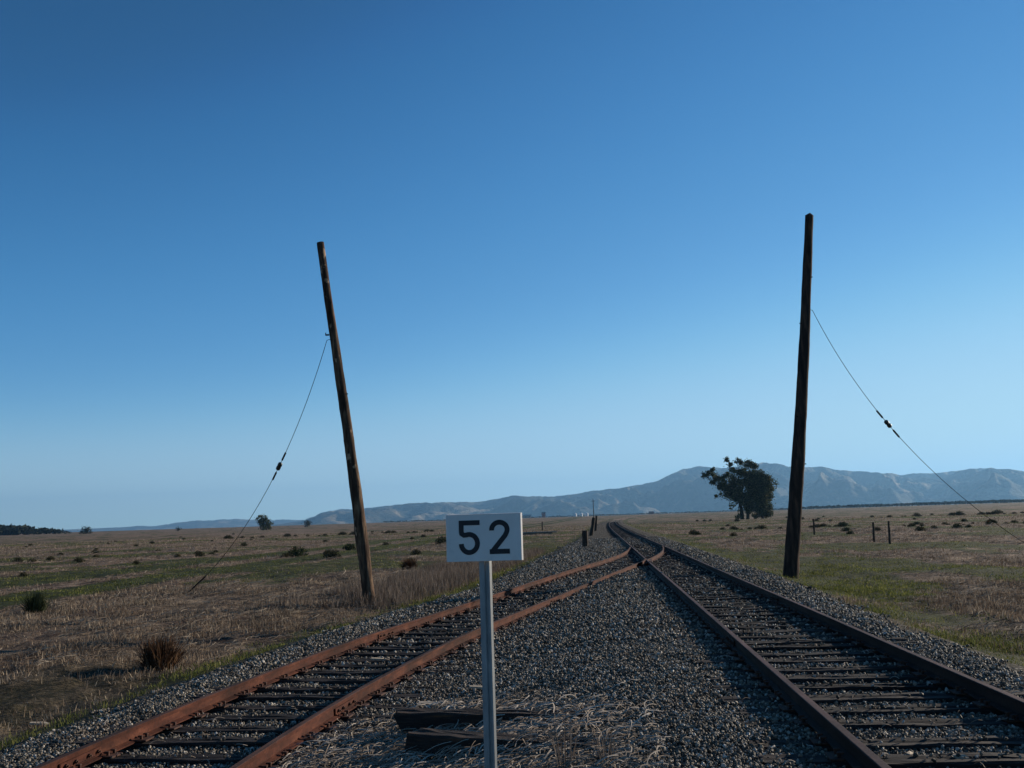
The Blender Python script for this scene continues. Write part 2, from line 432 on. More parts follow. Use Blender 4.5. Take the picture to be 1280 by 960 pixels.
def green_mask(x, y):
    x = np.asarray(x, float); y = np.asarray(y, float)
    d = bed_dist(x, y)
    n = fbm(x * .22, y * .11, 4, 41); n2 = fbm(x * .9, y * .55, 3, 51)
    xs_ = x + 1.2 * (fbm(x * 0 + 1, y * .05, 2, 77) - .5)
    g = 0.95 * (ss(-26.5, -24.5, xs_) * ss(-20.8, -22.2, xs_) + ss(-19.9, -18.8, xs_) * ss(-15.2, -16.6, xs_))
    left = x < 0
    verge = np.where(left, ss(-0.3, 0.1, d) * ss(2.0, 0.6, d) * (0.55 + 0.35 * ss(9, 14, y)), ss(-0.2, 0.4, d) * ss(3.4, 1.4, d) * 0.75)
    g = np.maximum(g, verge * (0.4 + 1.1 * n2))
    patch = np.where(left, ss(.46, .58, n) * (.45 + .25 * ss(20, 35, y)), ss(.44, .57, n) * .9)
    g = np.maximum(g, patch * (d > 0))
    return np.clip(g, 0, 1)

def moss(x, y):
    d = bed_dist(x, y); n = fbm(np.asarray(x) * .8, np.asarray(y) * .6, 4, 45)
    return (np.asarray(x) < 0) * ss(4.6, 2.3, d + 2.6 * (n - .5)) * ss(19, 13, np.asarray(y) + 6 * (n - .5))
# ground: one sheet to the horizon, finer where people walk
ang = np.radians(np.unique(np.concatenate([np.arange(-44, 52, 0.16), np.arange(52, 316.01, 2.0)])))
na = len(ang) - (1 if abs(ang[-1] - ang[0] - 2 * math.pi) < 1e-6 else 0); ang = ang[:na]
rad = [0.6]
while rad[-1] < 15500: rad.append(rad[-1] * 1.0135 + 0.004)
rad = np.array(rad); nr = len(rad)
AA, RR = np.meshgrid(ang, rad)
GX = RR * np.sin(AA); GY = RR * np.cos(AA)
GZ = ground_z(GX, GY)
V = np.stack([GX.ravel(), GY.ravel(), GZ.ravel()], 1)
idx = np.arange(nr * na).reshape(nr, na)
nx = np.roll(idx, -1, axis=1)
Fq = np.stack([idx[:-1], idx[1:], nx[1:], nx[:-1]], -1).reshape(-1, 4)
V = np.concatenate([V, [[0, 0, -0.5]]])
Ft = np.stack([np.full(na, nr * na), idx[0], nx[0]], 1)
gr = mesh_np('ground', V, [Fq, Ft], M['ground'], smooth=True, attrs={'green': np.append(green_mask(GX.ravel(), GY.ravel()), 0), 'moss': np.append(moss(GX.ravel(), GY.ravel()), 0)})
tag(gr, 'rough brown pasture with green patches on both sides of the railway', kind='structure')

# ballast bed
ys = [-12.0]
while ys[-1] < 600: ys.append(ys[-1] + max(0.12, abs(ys[-1]) * 0.012))
ys = np.array(ys); nb = 90
T = np.linspace(0, 1, nb)
l, r = edges(ys)
BX = (l - 0.75)[:, None] + (r - l + 1.5)[:, None] * T[None, :]
BY = np.repeat(ys[:, None], nb, 1)
BZ = bed_z(BX, BY)
dd = bed_dist(BX, BY)
BZ = BZ - 0.30 * ss(0.35, 0.75, dd)
i2 = np.arange(len(ys) * nb).reshape(len(ys), nb)
Fb = np.stack([i2[:-1, :-1], i2[:-1, 1:], i2[1:, 1:], i2[1:, :-1]], -1).reshape(-1, 4)
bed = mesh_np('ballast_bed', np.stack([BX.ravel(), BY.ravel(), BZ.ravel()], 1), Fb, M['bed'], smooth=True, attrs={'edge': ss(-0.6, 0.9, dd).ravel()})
tag(bed, 'grey stone ballast bed under both tracks', kind='structure')

# ------------------------------------------------------------------ hills
PROF = np.array([(-21.0, 0.02), (-19.0, 0.10), (-17.6, 0.17), (-16.6, 0.30), (-16.1, 0.44), (-15.56, 0.66), (-15.0, 0.80), (-14.46, 0.87), (-13.36, 0.88), (-12.02, 0.98), (-10.23, 1.1), (-8.43, 1.09), (-6.62, 1.08), (-5.26, 1.27), (-4.8, 1.34), (-2.54, 1.23), (-1.17, 1.36), (-0.04, 1.5), (1.32, 1.59), (2.44, 1.73), (3.34, 1.88), (4.03, 2.21), (4.93, 2.54), (5.82, 2.68), (6.69, 2.51), (7.57, 2.52), (8.44, 2.66), (9.31, 2.71), (10.15, 2.59), (10.57, 2.44), (11.62, 2.35), (12.25, 2.36), (13.27, 2.1), (14.49, 2.0), (15.29, 1.88), (15.88, 1.81), (16.27, 1.71), (17.06, 1.76), (18.23, 1.74), (19.2, 1.86), (20.34, 1.89), (21.44, 1.79), (22.16, 1.64), (26, 1.5), (32, 1.9), (38, 1.2), (46, 0.3)])
def m_hill():
    t = NT('hill_slopes')
    n = t.noise(0.0016, None, 8, 0.68, 0.6); n2 = t.noise(0.009, None, 6, 0.7)
    k = t.math('ADD', t.math('MULTIPLY', n, 0.65), t.math('MULTIPLY', n2, 0.35))
    c = t.ramp(k, [(0.38, (0.012, 0.018, 0.014)), (0.47, (0.035, 0.040, 0.028)), (0.53, (0.10, 0.085, 0.055)), (0.6, (0.30, 0.235, 0.16))])
    t.color(c); t.bump(n2, 1.0, 60)
    return t.m
M['hill'] = m_hill()
def hills(name, label, r0, rp, r1, prof, seed, rough):
    az = np.arange(prof[0][0] - 1.0, prof[-1][0] + 1.0, 0.055)
    rr = np.linspace(r0, r1, 240)
    A, Q = np.meshgrid(np.radians(az), rr)
    X = Q * np.sin(A); Y = Q * np.cos(A)
    el = np.interp(np.degrees(A), prof[:, 0], prof[:, 1], left=0, right=0)
    el = el + np.where(el > .25, .05, .0) * (fbm(np.degrees(A) * 3.1, A * 0 + seed, 4, seed) - .5) * 2
    ew = ss(prof[0][0] - 1, prof[0][0] + .3, np.degrees(A)) * ss(prof[-1][0] + 1, prof[-1][0] - .3, np.degrees(A))
    H = np.tan(np.radians(el)) * rp * ew
    t = (Q - r0) / (rp - r0)
    up = np.clip(t, 0, 1)
    s = np.where(t <= 1, 0.55 * up ** 1.15 + 0.45 * ss(0.15, 1.0, up), 1 - 0.9 * ss(1.0, (r1 - r0) / (rp - r0), t))
    rid = 1 - np.abs(2 * fbm(X / 1100., Y / 1500., 5, seed) - 1)
    rid2 = 1 - np.abs(2 * fbm(X / 420., Y / 600., 4, seed + 3) - 1)
    damp = np.clip(1 - up ** 5, 0, 1) * ss(0, .12, up)
    z = H * s + H * damp * rough * ((rid - 0.72) * 1.5 + (rid2 - 0.72) * 0.9)
    z = np.minimum(z, np.tan(np.radians(el * 0.985)) * Q * ew + 2) * np.where(t <= 1, 1, 1)
    z = np.where(np.abs(t - 1) < 0.04, np.maximum(z, 0), z) + 0.6
    z += 3.5 * ss(-1, 60, z)
    ii = np.arange(len(rr) * len(az)).reshape(len(rr), len(az))
    F = np.stack([ii[:-1, :-1], ii[:-1, 1:], ii[1:, 1:], ii[1:, :-1]], -1).reshape(-1, 4)
    V = np.stack([X.ravel(), Y.ravel(), z.ravel()], 1)
    # skyline kept at the surveyed height with a little raggedness
    o = mesh_np(name, V, F, M['hill'], smooth=True)
    tag(o, label, kind='structure')
    return o
hills('hills', 'long blue range of grassy hills beyond the plain', 7200, 11000, 14200, PROF, 5, 0.85)
FAR = np.array([(-34, 0.15), (-30, 0.2), (-27.9, 0.22), (-23.97, 0.28), (-22.35, 0.47), (-20.27, 0.51), (-18.58, 0.44), (-16.43, 0.33), (-13.36, 0.26)])
hills('far_hills', 'low pale hills far off on the left', 12600, 14000, 15200, FAR, 19, 0.35)

# ------------------------------------------------------------------ haze (holds all of the above)
HZ = NT('haze_air')
HZ.t.nodes.remove(HZ.b)
pv = HZ.n('ShaderNodeVolumePrincipled')
pv.inputs['Color'].default_value = (0.27, 0.57, 0.95, 1)
pv.inputs['Density'].default_value = 6.4e-5
pv.inputs['Anisotropy'].default_value = 0.35
HZ.l(pv.outputs[0], HZ.out.inputs['Volume'])
zb = float(V[:, 2].min())
hb = MB(); hb.box((0, 0, (600 + zb - 1) / 2), (32000, 32000, 600 - (zb - 1)))
hz = hb.build('haze', HZ.m)
tag(hz, 'thin blue air between here and the hills', kind='stuff')

# ------------------------------------------------------------------ rails, ties
PRO = [(-.07, 0), (.07, 0), (.07, .012), (.012, .030), (.009, .105), (.033, .115), (.036, .145), (.028, .152), (-.028, .152), (-.036, .145), (-.033, .115), (-.009, .105), (-.012, .030), (-.07, .012)]
def rail_mesh(name, fx, y0, y1, off, mat, parent, z0=0.02, zf=None):
    ysr = [y0]
    while ysr[-1] < y1: ysr.append(ysr[-1] + max(0.4, ysr[-1] * 0.02))
    ysr[-1] = y1
    ysr = np.array(ysr)
    xc = fx(ysr); sl = np.gradient(xc, ysr); nrm = 1 / np.sqrt(1 + sl ** 2)
    wob = 0.006 * (fbm(ysr * .35, ysr * 0 + off, 2, 61) - .5)
    V = []
    for (px, pz) in PRO:
        o_ = off + px * 0.88
        V.append(np.stack([xc + wob + o_ * nrm, ysr - o_ * sl * nrm, z0 + pz * 0.84 - (zf(ysr) if zf else 0) + 0.012 * (fbm(ysr * .12, ysr * 0 + 3 * off, 2, 67) - .5)], 1))
    V = np.stack(V, 1); n = len(PRO)
    ii = np.arange(len(ysr) * n).reshape(len(ysr), n); jj = np.roll(ii, -1, 1)
    F = np.stack([ii[:-1], jj[:-1], jj[1:], ii[1:]], -1).reshape(-1, 4)
    Ft = [[ii[0][0], ii[0][k + 1], ii[0][k]] for k in range(1, n - 1)] + [[ii[-1][0], ii[-1][k], ii[-1][k + 1]] for k in range(1, n - 1)]
    hd = np.tile([1.0 if pz > .15 else 0.0 for _, pz in PRO], len(ysr))
    return mesh_np(name, V.reshape(-1, 3), [F, np.array(Ft)], mat, parent, attrs={'head': hd})

tie_meshes = []
def make_tie_mesh(L, seed):
    rs = np.random.default_rng(seed)
    nx_, W, Hh = 14, .23, .17
    xs = np.linspace(-L / 2, L / 2, nx_)
    prof = [(-W / 2, -Hh), (-W / 2, -.012), (-W / 2 + .014, 0), (-.03, -.004), (.0, -.010), (.03, -.002), (W / 2 - .014, 0), (W / 2, -.012), (W / 2, -Hh)]
    V = []
    for x in xs:
        for (py, pz) in prof:
            V.append((x + rs.uniform(-.012, .012) * (abs(x) > L / 2 - .01), py + rs.uniform(-.006, .006), pz + rs.uniform(-.009, .005)))
    n = len(prof); F = []
    for i in range(nx_ - 1):
        for k in range(n - 1):
            F.append((i * n + k, i * n + k + 1, (i + 1) * n + k + 1, (i + 1) * n + k))
    Fc = [(0, k + 1, k) for k in range(1, n - 1)] + [((nx_ - 1) * n, (nx_ - 1) * n + k, (nx_ - 1) * n + k + 1) for k in range(1, n - 1)]
    F = [tuple(reversed(f)) for f in F]; Fc = [tuple(reversed(f)) for f in Fc]
    return np.array(V), np.array(F), np.array(Fc)
TV = [make_tie_mesh(2.6, s) for s in range(6)]
def link_mesh(name, me, parent):
    o = bpy.data.objects.new(name, me); COL.objects.link(o); o.parent = parent; return o
tie_data = []
for k, (a, b, c) in enumerate(TV):
    o = mesh_np('tie', a, [b, c], M['tie']); tie_data.append(o.data); bpy.data.objects.remove(o)
pm = MB(); pm.box((0, 0, 0.010), (.30, .18, .016), bev=.003)
for sx in (-1, 1):
    for sy in (-1, 1): pm.box((sx * .088, sy * .05, .030), (.022, .022, .030), bev=.004); pm.box((sx * .080, sy * .05, .044), (.042, .030, .012), bev=.003)
pl_ = pm.build('tie_plate', M['plate']); plate_data = pl_.data; bpy.data.objects.remove(pl_)

def lay_ties(track, fx, y0, y1, offs, plates_to, seed, extra=None, zf=None):
    rs = np.random.default_rng(seed)
    y = y0; n = 0; rest = MB(); restV = []
    while y < y1:
        yy = y + rs.uniform(-.05, .05)
        x = float(fx(yy)); sl = float((fx(yy + .2) - fx(yy - .2)) / .4)
        ang_ = -math.atan(sl) + rs.uniform(-.025, .025)
        Lx = 1.0; cx = x + rs.uniform(-.05, .05)
        if extra: Lx, cx, ang_ = extra(yy, Lx, cx, ang_, rs)
        zz = 0.018 + rs.uniform(-.012, .003) - (float(zf(yy)) if zf else 0)
        if n < 100:
            t = link_mesh('tie', tie_data[rs.integers(6)], track)
            t.location = (cx, yy, zz); t.rotation_euler = (rs.uniform(-.03, .03), rs.uniform(-.006, .006), ang_)
            t.scale = (Lx, rs.uniform(.9, 1.1), 1)
            if yy < plates_to:
                for s in (-1, 1):
                    p = link_mesh('tie_plate', plate_data, t)
                    wx = x + s * offs; p.location = ((wx - cx) / Lx, 0, 0.0 + (0.0))
                    p.scale = (1 / Lx, 1 / t.scale[1], 1)
        else:
            a, b, c = TV[rs.integers(6)]
            ca, sa = math.cos(ang_), math.sin(ang_)
            P = a.copy(); P[:, 0] *= Lx
            Q = np.stack([P[:, 0] * ca - P[:, 1] * sa + cx, P[:, 0] * sa + P[:, 1] * ca + yy, P[:, 2] + zz], 1)
            rest.add(Q, [tuple(f) for f in b] + [tuple(f) for f in c])
        n += 1; y += .545 + rs.uniform(-.02, .02)
    if rest.n:
        o = rest.build('ties', M['tie'], track); tag(o, kind='stuff')

main = thing('railway_track', 'straight main track with dark worn rails running to the horizon on the right', 'railway track', (0, 0, 0))
rail_mesh('rail', main_x, -6, 420, -G2, M['rail'], main)
rail_mesh('rail', main_x, -6, 420, G2, M['rail'], main)
def long_ties(yy, Lx, cx, a, rs):
    if 31 < yy < 49:
        s = float(sid_x(yy)); lo_, hi_ = s - 1.3, MAIN_X + 1.3
        return (hi_ - lo_) / 2.6, (hi_ + lo_) / 2, rs.uniform(-.01, .01)
    return Lx * rs.uniform(.97, 1.03), cx, a
lay_ties(main, main_x, 4.6, 300, G2, 24, 1, long_ties)

side = thing('railway_track', 'siding with bright orange rusted rails curving in from the left', 'railway track', (0, 0, 0))
rail_mesh('rail', sid_x, -6, 48.2, -G2, M['rust'], side, 0.017, drop)
rail_mesh('rail', sid_x, -6, 48.2, G2, M['rust'], side, 0.017, drop)
lay_ties(side, sid_x, 4.4, 31.0, G2, 32, 2, None, drop)

# joint bars with bolts on the siding rails, wing rails at the frog
def joint(parent, fx, yj, off, mat, side_):
    x = float(fx(yj)); sl = float((fx(yj + .2) - fx(yj - .2)) / .4)
    a = -math.atan(sl)
    mb = MB(); mb.box((side_ * .020, 0, .068), (.022, .62, .072), bev=.006); mb.box((side_ * .030, 0, .036), (.030, .62, .012), bev=.003)
    j = mb.build('joint_bar', mat, parent); j.location = (x + off * math.cos(a), yj - off * sl, .015 - (float(drop(yj)) if fx is sid_x else 0)); j.scale = (.9, 1, .84); j.rotation_euler = (0, 0, a)
    for k in (-.24, -.1, .1, .24):
        b = MB(); b.tube([(side_ * .030, k, .07), (side_ * .052, k, .07)], .018, 6); b.tube([(side_ * .052, k, .07), (side_ * .066, k, .07)], .009, 6)
        bo = b.build('bolt', M['plate'], j)
for yj, off in ((7.9, -G2), (10.05, G2), (15.8, -G2), (21.4, -G2), (20.9, G2)):
    joint(side, sid_x, yj, off, M['rust'], 1)
for yj, off in ((12.4, -G2), (18.2, G2)):
    joint(main, main_x, yj, off, M['rail'], -1)
fg = MB()
fy = 33.6
for s in (-1, 1):
    fg.box((MAIN_X - G2 + s * .11 - .02, fy - .9, .10), (.05, 2.2, .13), rz=(-0.05 if s > 0 else -0.1))
fg.box((MAIN_X - G2 - 0.06, fy - .7, .06), (.20, 1.6, .08), rz=-.08)
fg.build('frog_casting', M['rust'], side)

# ------------------------------------------------------------------ ballast stones
def ico():
    p = (1 + 5 ** .5) / 2
    v = np.array([(-1, p, 0), (1, p, 0), (-1, -p, 0), (1, -p, 0), (0, -1, p), (0, 1, p), (0, -1, -p), (0, 1, -p), (p, 0, -1), (p, 0, 1), (-p, 0, -1), (-p, 0, 1)], float)
    f = np.array([(0, 11, 5), (0, 5, 1), (0, 1, 7), (0, 7, 10), (0, 10, 11), (1, 5, 9), (5, 11, 4), (11, 10, 2), (10, 7, 6), (7, 1, 8), (3, 9, 4), (3, 4, 2), (3, 2, 6), (3, 6, 8), (3, 8, 9), (4, 9, 5), (2, 4, 11), (6, 2, 10), (8, 6, 7), (9, 8, 1)])
    return v / np.linalg.norm(v[0]), f
IV, IF = ico()
VAR = [IV * rng.uniform(.6, 1.15, (12, 1)) * np.array([1, rng.uniform(.6, .9), rng.uniform(.5, .8)]) for _ in range(16)]
def rot_rand(n):
    q = rng.normal(size=(n, 4)); q /= np.linalg.norm(q, axis=1)[:, None]
    a, b, c, d = q.T
    return np.stack([1 - 2 * (c * c + d * d), 2 * (b * c - a * d), 2 * (b * d + a * c), 2 * (b * c + a * d), 1 - 2 * (b * b + d * d), 2 * (c * d - a * b), 2 * (b * d - a * c), 2 * (c * d + a * b), 1 - 2 * (b * b + c * c)], 1).reshape(n, 3, 3)
def tie_top(x, y):
    """true where a point lies over a rail"""
    m = np.zeros(len(x), bool)
    for fx in (main_x, sid_x):
        c = fx(y)
        ok = (y < 47) if fx is sid_x else np.ones(len(y), bool)
        for s in (-1, 1): m |= ok & (np.abs(x - c - s * G2) < .075)
    return m
TIES = []
bpy.context.view_layer.update()
for tr in (main, side):
    for o in tr.children:
        if o.name.split('.')[0] == 'tie': TIES.append((o.location.x, o.location.y, o.rotation_euler.z, o.scale.x * 1.3))
TIES = np.array(TIES)
def scatter(y0, y1, dens, smin, smax):
    A = 11.0 * (y1 - y0); n = int(A * dens)
    x = rng.uniform(-6.2, 4.8, n); y = rng.uniform(y0, y1, n)
    vis = (x > -0.50 * y - 1.0) & (x < 0.72 * y + 1.0)
    d = bed_dist(x, y)
    keep = vis & (d < 0.20 + 1.3 * (fbm(x * 1.6, y * 1.6, 3, 71) - .5)) & ~tie_top(x, y)
    keep &= rng.uniform(0, 1, n) < np.where(d > -.1, .55, 1)
    x = x[keep]; y = y[keep]
    # fewer stones on top of ties
    ont = np.zeros(len(x), bool)
    for (tx, ty, ta, tl) in TIES:
        if ty < y0 - .6 or ty > y1 + .6: continue
        c_, s_ = math.cos(-ta), math.sin(-ta)
        u = (x - tx) * c_ - (y - ty) * s_; v_ = (x - tx) * s_ + (y - ty) * c_
        ont |= (np.abs(u) < tl) & (np.abs(v_) < .105)
    ont &= ~((x > MAIN_X + G2 + .10) | (x < sid_x(y) - G2 - .12))
    rid_ = ont & (rng.uniform(0, 1, len(x)) < .93)
    x = x[~rid_]; y = y[~rid_]; ont = ont[~rid_]
    s = rng.uniform(smin, smax, len(x)) * rng.uniform(.7, 1.25, len(x))
    z = np.where(ont, .02 - drop(y) * (x < .3), bed_z(x, y)) + s * rng.uniform(.0, .9, len(x))
    return x, y, z, s
parts = [scatter(4.6, 8.5, 2700, .009, .0195), scatter(8.5, 13, 1500, .0115, .0225), scatter(13, 20, 560, .017, .031), scatter(20, 36, 210, .023, .038), scatter(36, 75, 60, .032, .050)]
X = np.concatenate([p[0] for p in parts]); Y = np.concatenate([p[1] for p in parts]); Z = np.concatenate([p[2] for p in parts]); SZ = np.concatenate([p[3] for p in parts])
n = len(X); vi = rng.integers(0, 16, n)
base = np.stack(VAR)[vi]
W = np.einsum('nij,nkj->nki', rot_rand(n), base) * SZ[:, None, None] + np.stack([X, Y, Z], 1)[:, None, :]
FF = (IF[None] + (np.arange(n) * 12)[:, None, None]).reshape(-1, 3)
st = mesh_np('ballast_stones', W.reshape(-1, 3), FF, M['stone'])
tag(st, 'loose grey ballast stones heaped between and beside the rails', 'ballast', kind='stuff')
print('stones', n)

# ------------------------------------------------------------------ grass
def blades(name, x, y, z, h, nb_, spread, width, mat, label, cat, lean=.7, kind='stuff'):
    n = len(x); N = n * nb_
    rep = lambda a: np.repeat(a, nb_)
    bx = rep(x) + rng.normal(0, 1, N) * rep(spread); by = rep(y) + rng.normal(0, 1, N) * rep(spread)
    hh = rep(h) * rng.uniform(.35, 1.15, N); th = rng.uniform(0, 2 * np.pi, N); ln = np.abs(rng.normal(0, lean, N))
    dx = np.sin(ln) * np.cos(th); dy = np.sin(ln) * np.sin(th); dz = np.cos(ln)
    wa = rng.uniform(0, np.pi, N); ww = rep(width) * rng.uniform(.6, 1.4, N)
    wx = np.cos(wa) * ww; wy = np.sin(wa) * ww
    bz = rep(z) - .015
    P0 = np.stack([bx - wx, by - wy, bz], 1); P1 = np.stack([bx + wx, by + wy, bz], 1)
    m = np.stack([bx + dx * hh * .5, by + dy * hh * .5, bz + dz * hh * .62], 1)
    wv = np.stack([wx, wy, wx * 0], 1) * .7
    P2 = m + wv; P3 = m - wv
    P4 = np.stack([bx + dx * hh * 1.1, by + dy * hh * 1.1, bz + dz * hh * .95], 1)
    V = np.stack([P0, P1, P2, P3, P4], 1).reshape(-1, 3)
    b = (np.arange(N) * 5)[:, None]
    o = mesh_np(name, V, [b + np.array([[0, 1, 2, 3]]), b + np.array([[3, 2, 4]])], mat)
    return tag(o, label, cat, kind=kind)

def field_pts(n, rmin, rmax, power=1.0):
    r = np.exp(rng.uniform(math.log(rmin), math.log(rmax), n)); a = np.radians(rng.uniform(-38, 31, n))
    x = r * np.sin(a); y = r * np.cos(a)
    return x, y
x, y = field_pts(100000, 7, 260)
x2, y2 = field_pts(60000, 7, 38)
x = np.append(x, x2); y = np.append(y, y2)
d = bed_dist(x, y)
g = green_mask(x, y)
clump = fbm(x * .9, y * .6, 4, 91)
k = (d > .08) & (rng.uniform(0, 1, len(x)) < np.clip((clump - .34) * 4.0, .1, 1) * (1 - .85 * moss(x, y)))
x, y, g, d, clump = x[k], y[k], g[k], d[k], clump[k]
isg = (g + rng.normal(0, .12, len(x))) > .5
r = np.hypot(x, y)
z = ground_z(x, y)
for sel, nm, mat, lab, cat, hs in ((~isg, 'dry_grass', 'dry', 'dead tan grass covering the pasture', 'grass', 1.0), (isg, 'green_grass', 'green', 'short green grass in strips and patches', 'grass', .55)):
    hx = (0.06 + .11 * np.clip(clump[sel] - .3, 0, 1) * 2) * hs * (1 + r[sel] / 180)
    blades(nm, x[sel], y[sel], z[sel], hx, 7, 0.05 + r[sel] * .0035, 0.0035 + r[sel] * .00018, M[mat], lab, cat, lean=1.25)
n = 46000
r_ = np.exp(rng.uniform(math.log(7.5), math.log(110), n)); a_ = np.radians(rng.uniform(-38, 31, n)); x = r_ * np.sin(a_); y = r_ * np.cos(a_)
d = bed_dist(x, y); k = (d > .35) & (green_mask(x, y) < .5) & (fbm(x * .7, y * .9, 4, 33) > .44) & (moss(x, y) < .3 + .2 * rng.uniform(0, 1, len(x))); x, y, r_ = x[k], y[k], r_[k]
FLAT_STRAW = (x, y, r_)
# taller grey grass beside the siding, beyond the leaning pole
n = 5200
x = rng.uniform(-8.2, -2.6, n); y = 24 + 34 * rng.uniform(0, 1, n) ** .9
d = bed_dist(x, y)
k = (d > .8 + .7 * fbm(x * .8, y * .4, 3, 13)) & (d < 4.5) & (fbm(x * .5, y * .3, 3, 15) > .42)
x, y = x[k], y[k]
blades('tall_grey_grass', x, y, ground_z(x, y), np.full(len(x), .42), 9, np.full(len(x), .10), np.full(len(x), .006), M['grey'], 'tall grey dead grass beside the siding beyond the leaning pole', 'grass', .35)
# sparse weeds on the ballast shoulder
n = 9000
y = np.exp(rng.uniform(math.log(7), math.log(70), n)); x = rng.uniform(-6, 5.5, n); d = bed_dist(x, y)
k = (d > -.2) & (d < 1.1); x, y = x[k], y[k]
blades('verge_weeds', x, y, np.maximum(ground_z(x, y), bed_z(x, y) * 1.0 - .02), np.full(len(x), .07), 7, np.full(len(x), .05), np.full(len(x), .004), M['green'], 'low green weeds along the edges of the stone bed', 'weeds', .9)

# straw lying on the stones left of the sign
def straws(name, x, y, z, L, wdt, mat, label, tilt=.22):
    n = len(x); th = rng.normal(.5, .75, n); cv = rng.normal(0, .5, n); tl = np.abs(rng.normal(0, tilt, n))
    V = []; K = 5
    for k in range(K):
        t = k / (K - 1); a = th + cv * (t - .5)
        px = x + np.cos(a) * L * (t - .5); py = y + np.sin(a) * L * (t - .5)
        pz = z + .012 + np.sin(tl) * L * t * .6 + .02 * np.sin(t * 3.1)
        wx = -np.sin(a) * wdt; wy = np.cos(a) * wdt
        V += [np.stack([px - wx, py - wy, pz], 1), np.stack([px + wx, py + wy, pz + wdt], 1)]
    V = np.stack(V, 1); b = (np.arange(n) * 2 * K)[:, None]
    F = [b + np.array([[2 * k, 2 * k + 1, 2 * k + 3, 2 * k + 2]]) for k in range(K - 1)]
    o = mesh_np(name, V.reshape(-1, 3), F, mat)
    return tag(o, label, 'straw', kind='stuff')
x, y, r_ = FLAT_STRAW
straws('fallen_straw', x, y, ground_z(x, y), rng.uniform(.10, .38, len(x)) * (1 + r_ / 60), rng.uniform(.0015, .004, len(x)) * (1 + r_ / 22), M['dry'], 'pale flattened straw matted over the brown pasture', .25)
n = 10500
x = rng.uniform(-2.5, .35, n); y = rng.uniform(5.4, 10.2, n)
k = (rng.uniform(0, 1, n) < np.clip(1.25 - np.abs(x + 1.25) / 1.5 - np.clip(y - 8.3, 0, 9) * .45, .02, 1)) & (x > sid_x(y) + G2 + .1)
x, y = x[k], y[k]
straws('straw_litter', x, y, bed_z(x, y) + rng.uniform(0, .05, len(x)) + .04 * (np.abs(y - 8.2) < .65) * (np.abs(x + .9) < .8) * rng.uniform(0, 1, len(x)), rng.uniform(.06, .26, len(x)), rng.uniform(.0015, .0045, len(x)), M['straw'], 'pale dead stalks strewn over the stones between the siding and the signpost')
n = 1100
y = rng.uniform(5, 26, n); x = rng.uniform(-4.6, 4.2, n); d = bed_dist(x, y); k = (d < .1) & ~tie_top(x, y); x, y = x[k], y[k]
straws('loose_stalks', x, y, bed_z(x, y) + .03, rng.uniform(.04, .16, len(x)), rng.uniform(.0015, .004, len(x)), M['straw'], 'scattered dead stalks and splinters on the ballast', .1)

# ------------------------------------------------------------------ rush clumps and shrubs
def clump_mesh(name, h, w_, nbl, mat, seed, upright=.5, leafy=0):
    rs = np.random.default_rng(seed)
    V = []; Fq = []; Ft = []; n = 0
    for i in range(nbl):
        a = rs.uniform(0, 2 * math.pi); r0 = w_ * .22 * math.sqrt(rs.uniform()); ln = abs(rs.normal(0, upright))
        L = h * rs.uniform(.55, 1.1)
        bx, by = r0 * math.cos(a), r0 * math.sin(a)
        a2 = a + rs.normal(0, .5)
        dx, dy, dz = math.sin(ln) * math.cos(a2), math.sin(ln) * math.sin(a2), math.cos(ln)
        wv = (math.cos(a2 + 1.57) * w_ * .012, math.sin(a2 + 1.57) * w_ * .012)
        P = [(bx - wv[0], by - wv[1], -.05), (bx + wv[0], by + wv[1], -.05)]
        mx, my, mz = bx + dx * L * .5, by + dy * L * .5, dz * L * .58
        P += [(mx + wv[0], my + wv[1], mz), (mx - wv[0], my - wv[1], mz), (bx + dx * L * 1.05, by + dy * L * 1.05, dz * L * .95)]
        V += P; Fq.append((n, n + 1, n + 2, n + 3)); Ft.append((n + 3, n + 2, n + 4)); n += 5
    for i in range(leafy):
        u = rs.normal(size=3); u /= np.linalg.norm(u); u *= rs.uniform(.3, 1) ** .4
        c = np.array([u[0] * w_ * .5, u[1] * w_ * .5, abs(u[2]) * h * .85])
        t1 = rs.normal(size=3); t1 /= np.linalg.norm(t1); t2 = np.cross(t1, rs.normal(size=3)); t2 /= np.linalg.norm(t2)
        s = .05 * w_ * rs.uniform(.6, 1.4)
        V += [tuple(c + t1 * s), tuple(c + t2 * s * .6), tuple(c - t1 * s), tuple(c - t2 * s * .6)]; Fq.append((n, n + 1, n + 2, n + 3)); n += 4
    o = mesh_np(name, V, [np.array(Fq)] + ([np.array(Ft)] if Ft else []), mat)
    d_ = o.data; bpy.data.objects.remove(o); return d_
CL_G = clump_mesh('rush', .75, .8, 420, M['rushgreen'], 1, .5)
CL_B = clump_mesh('rush', .50, .85, 520, M['brownrush'], 2, .55)
CL_D = [clump_mesh('shrub', .62, 1.15, 110, M['rush'], s, .6, 260) for s in (3, 4, 5)]
CL_N = [clump_mesh('shrub', .55, 1.1, 110, M['rushgreen'], s, .6, 260) for s in (6, 7)]
def plant(name, me, x, y, s, label, cat, group=None, sz=1.0):
    o = bpy.data.objects.new(name, me); COL.objects.link(o)
    o.location = (x, y, float(ground_z(x, y)) - .02); o.rotation_euler = (0, 0, random.uniform(0, 6.28)); o.scale = (s, s, s * sz)
    return tag(o, label, cat, group)
plant('grass_clump', CL_G, -13.74, 23.95, .85, 'big green spiky grass clump standing alone near the left edge of the photo', 'grass clump')
plant('grass_clump', CL_B, -6.77, 15.3, 1.05, 'reddish brown dead grass clump at the ballast edge left of the siding', 'grass clump')
plant('grass_clump', CL_B, -7.91, 42.1, 1.15, 'small brown cone-shaped tuft between the leaning pole and the number sign', 'grass clump')
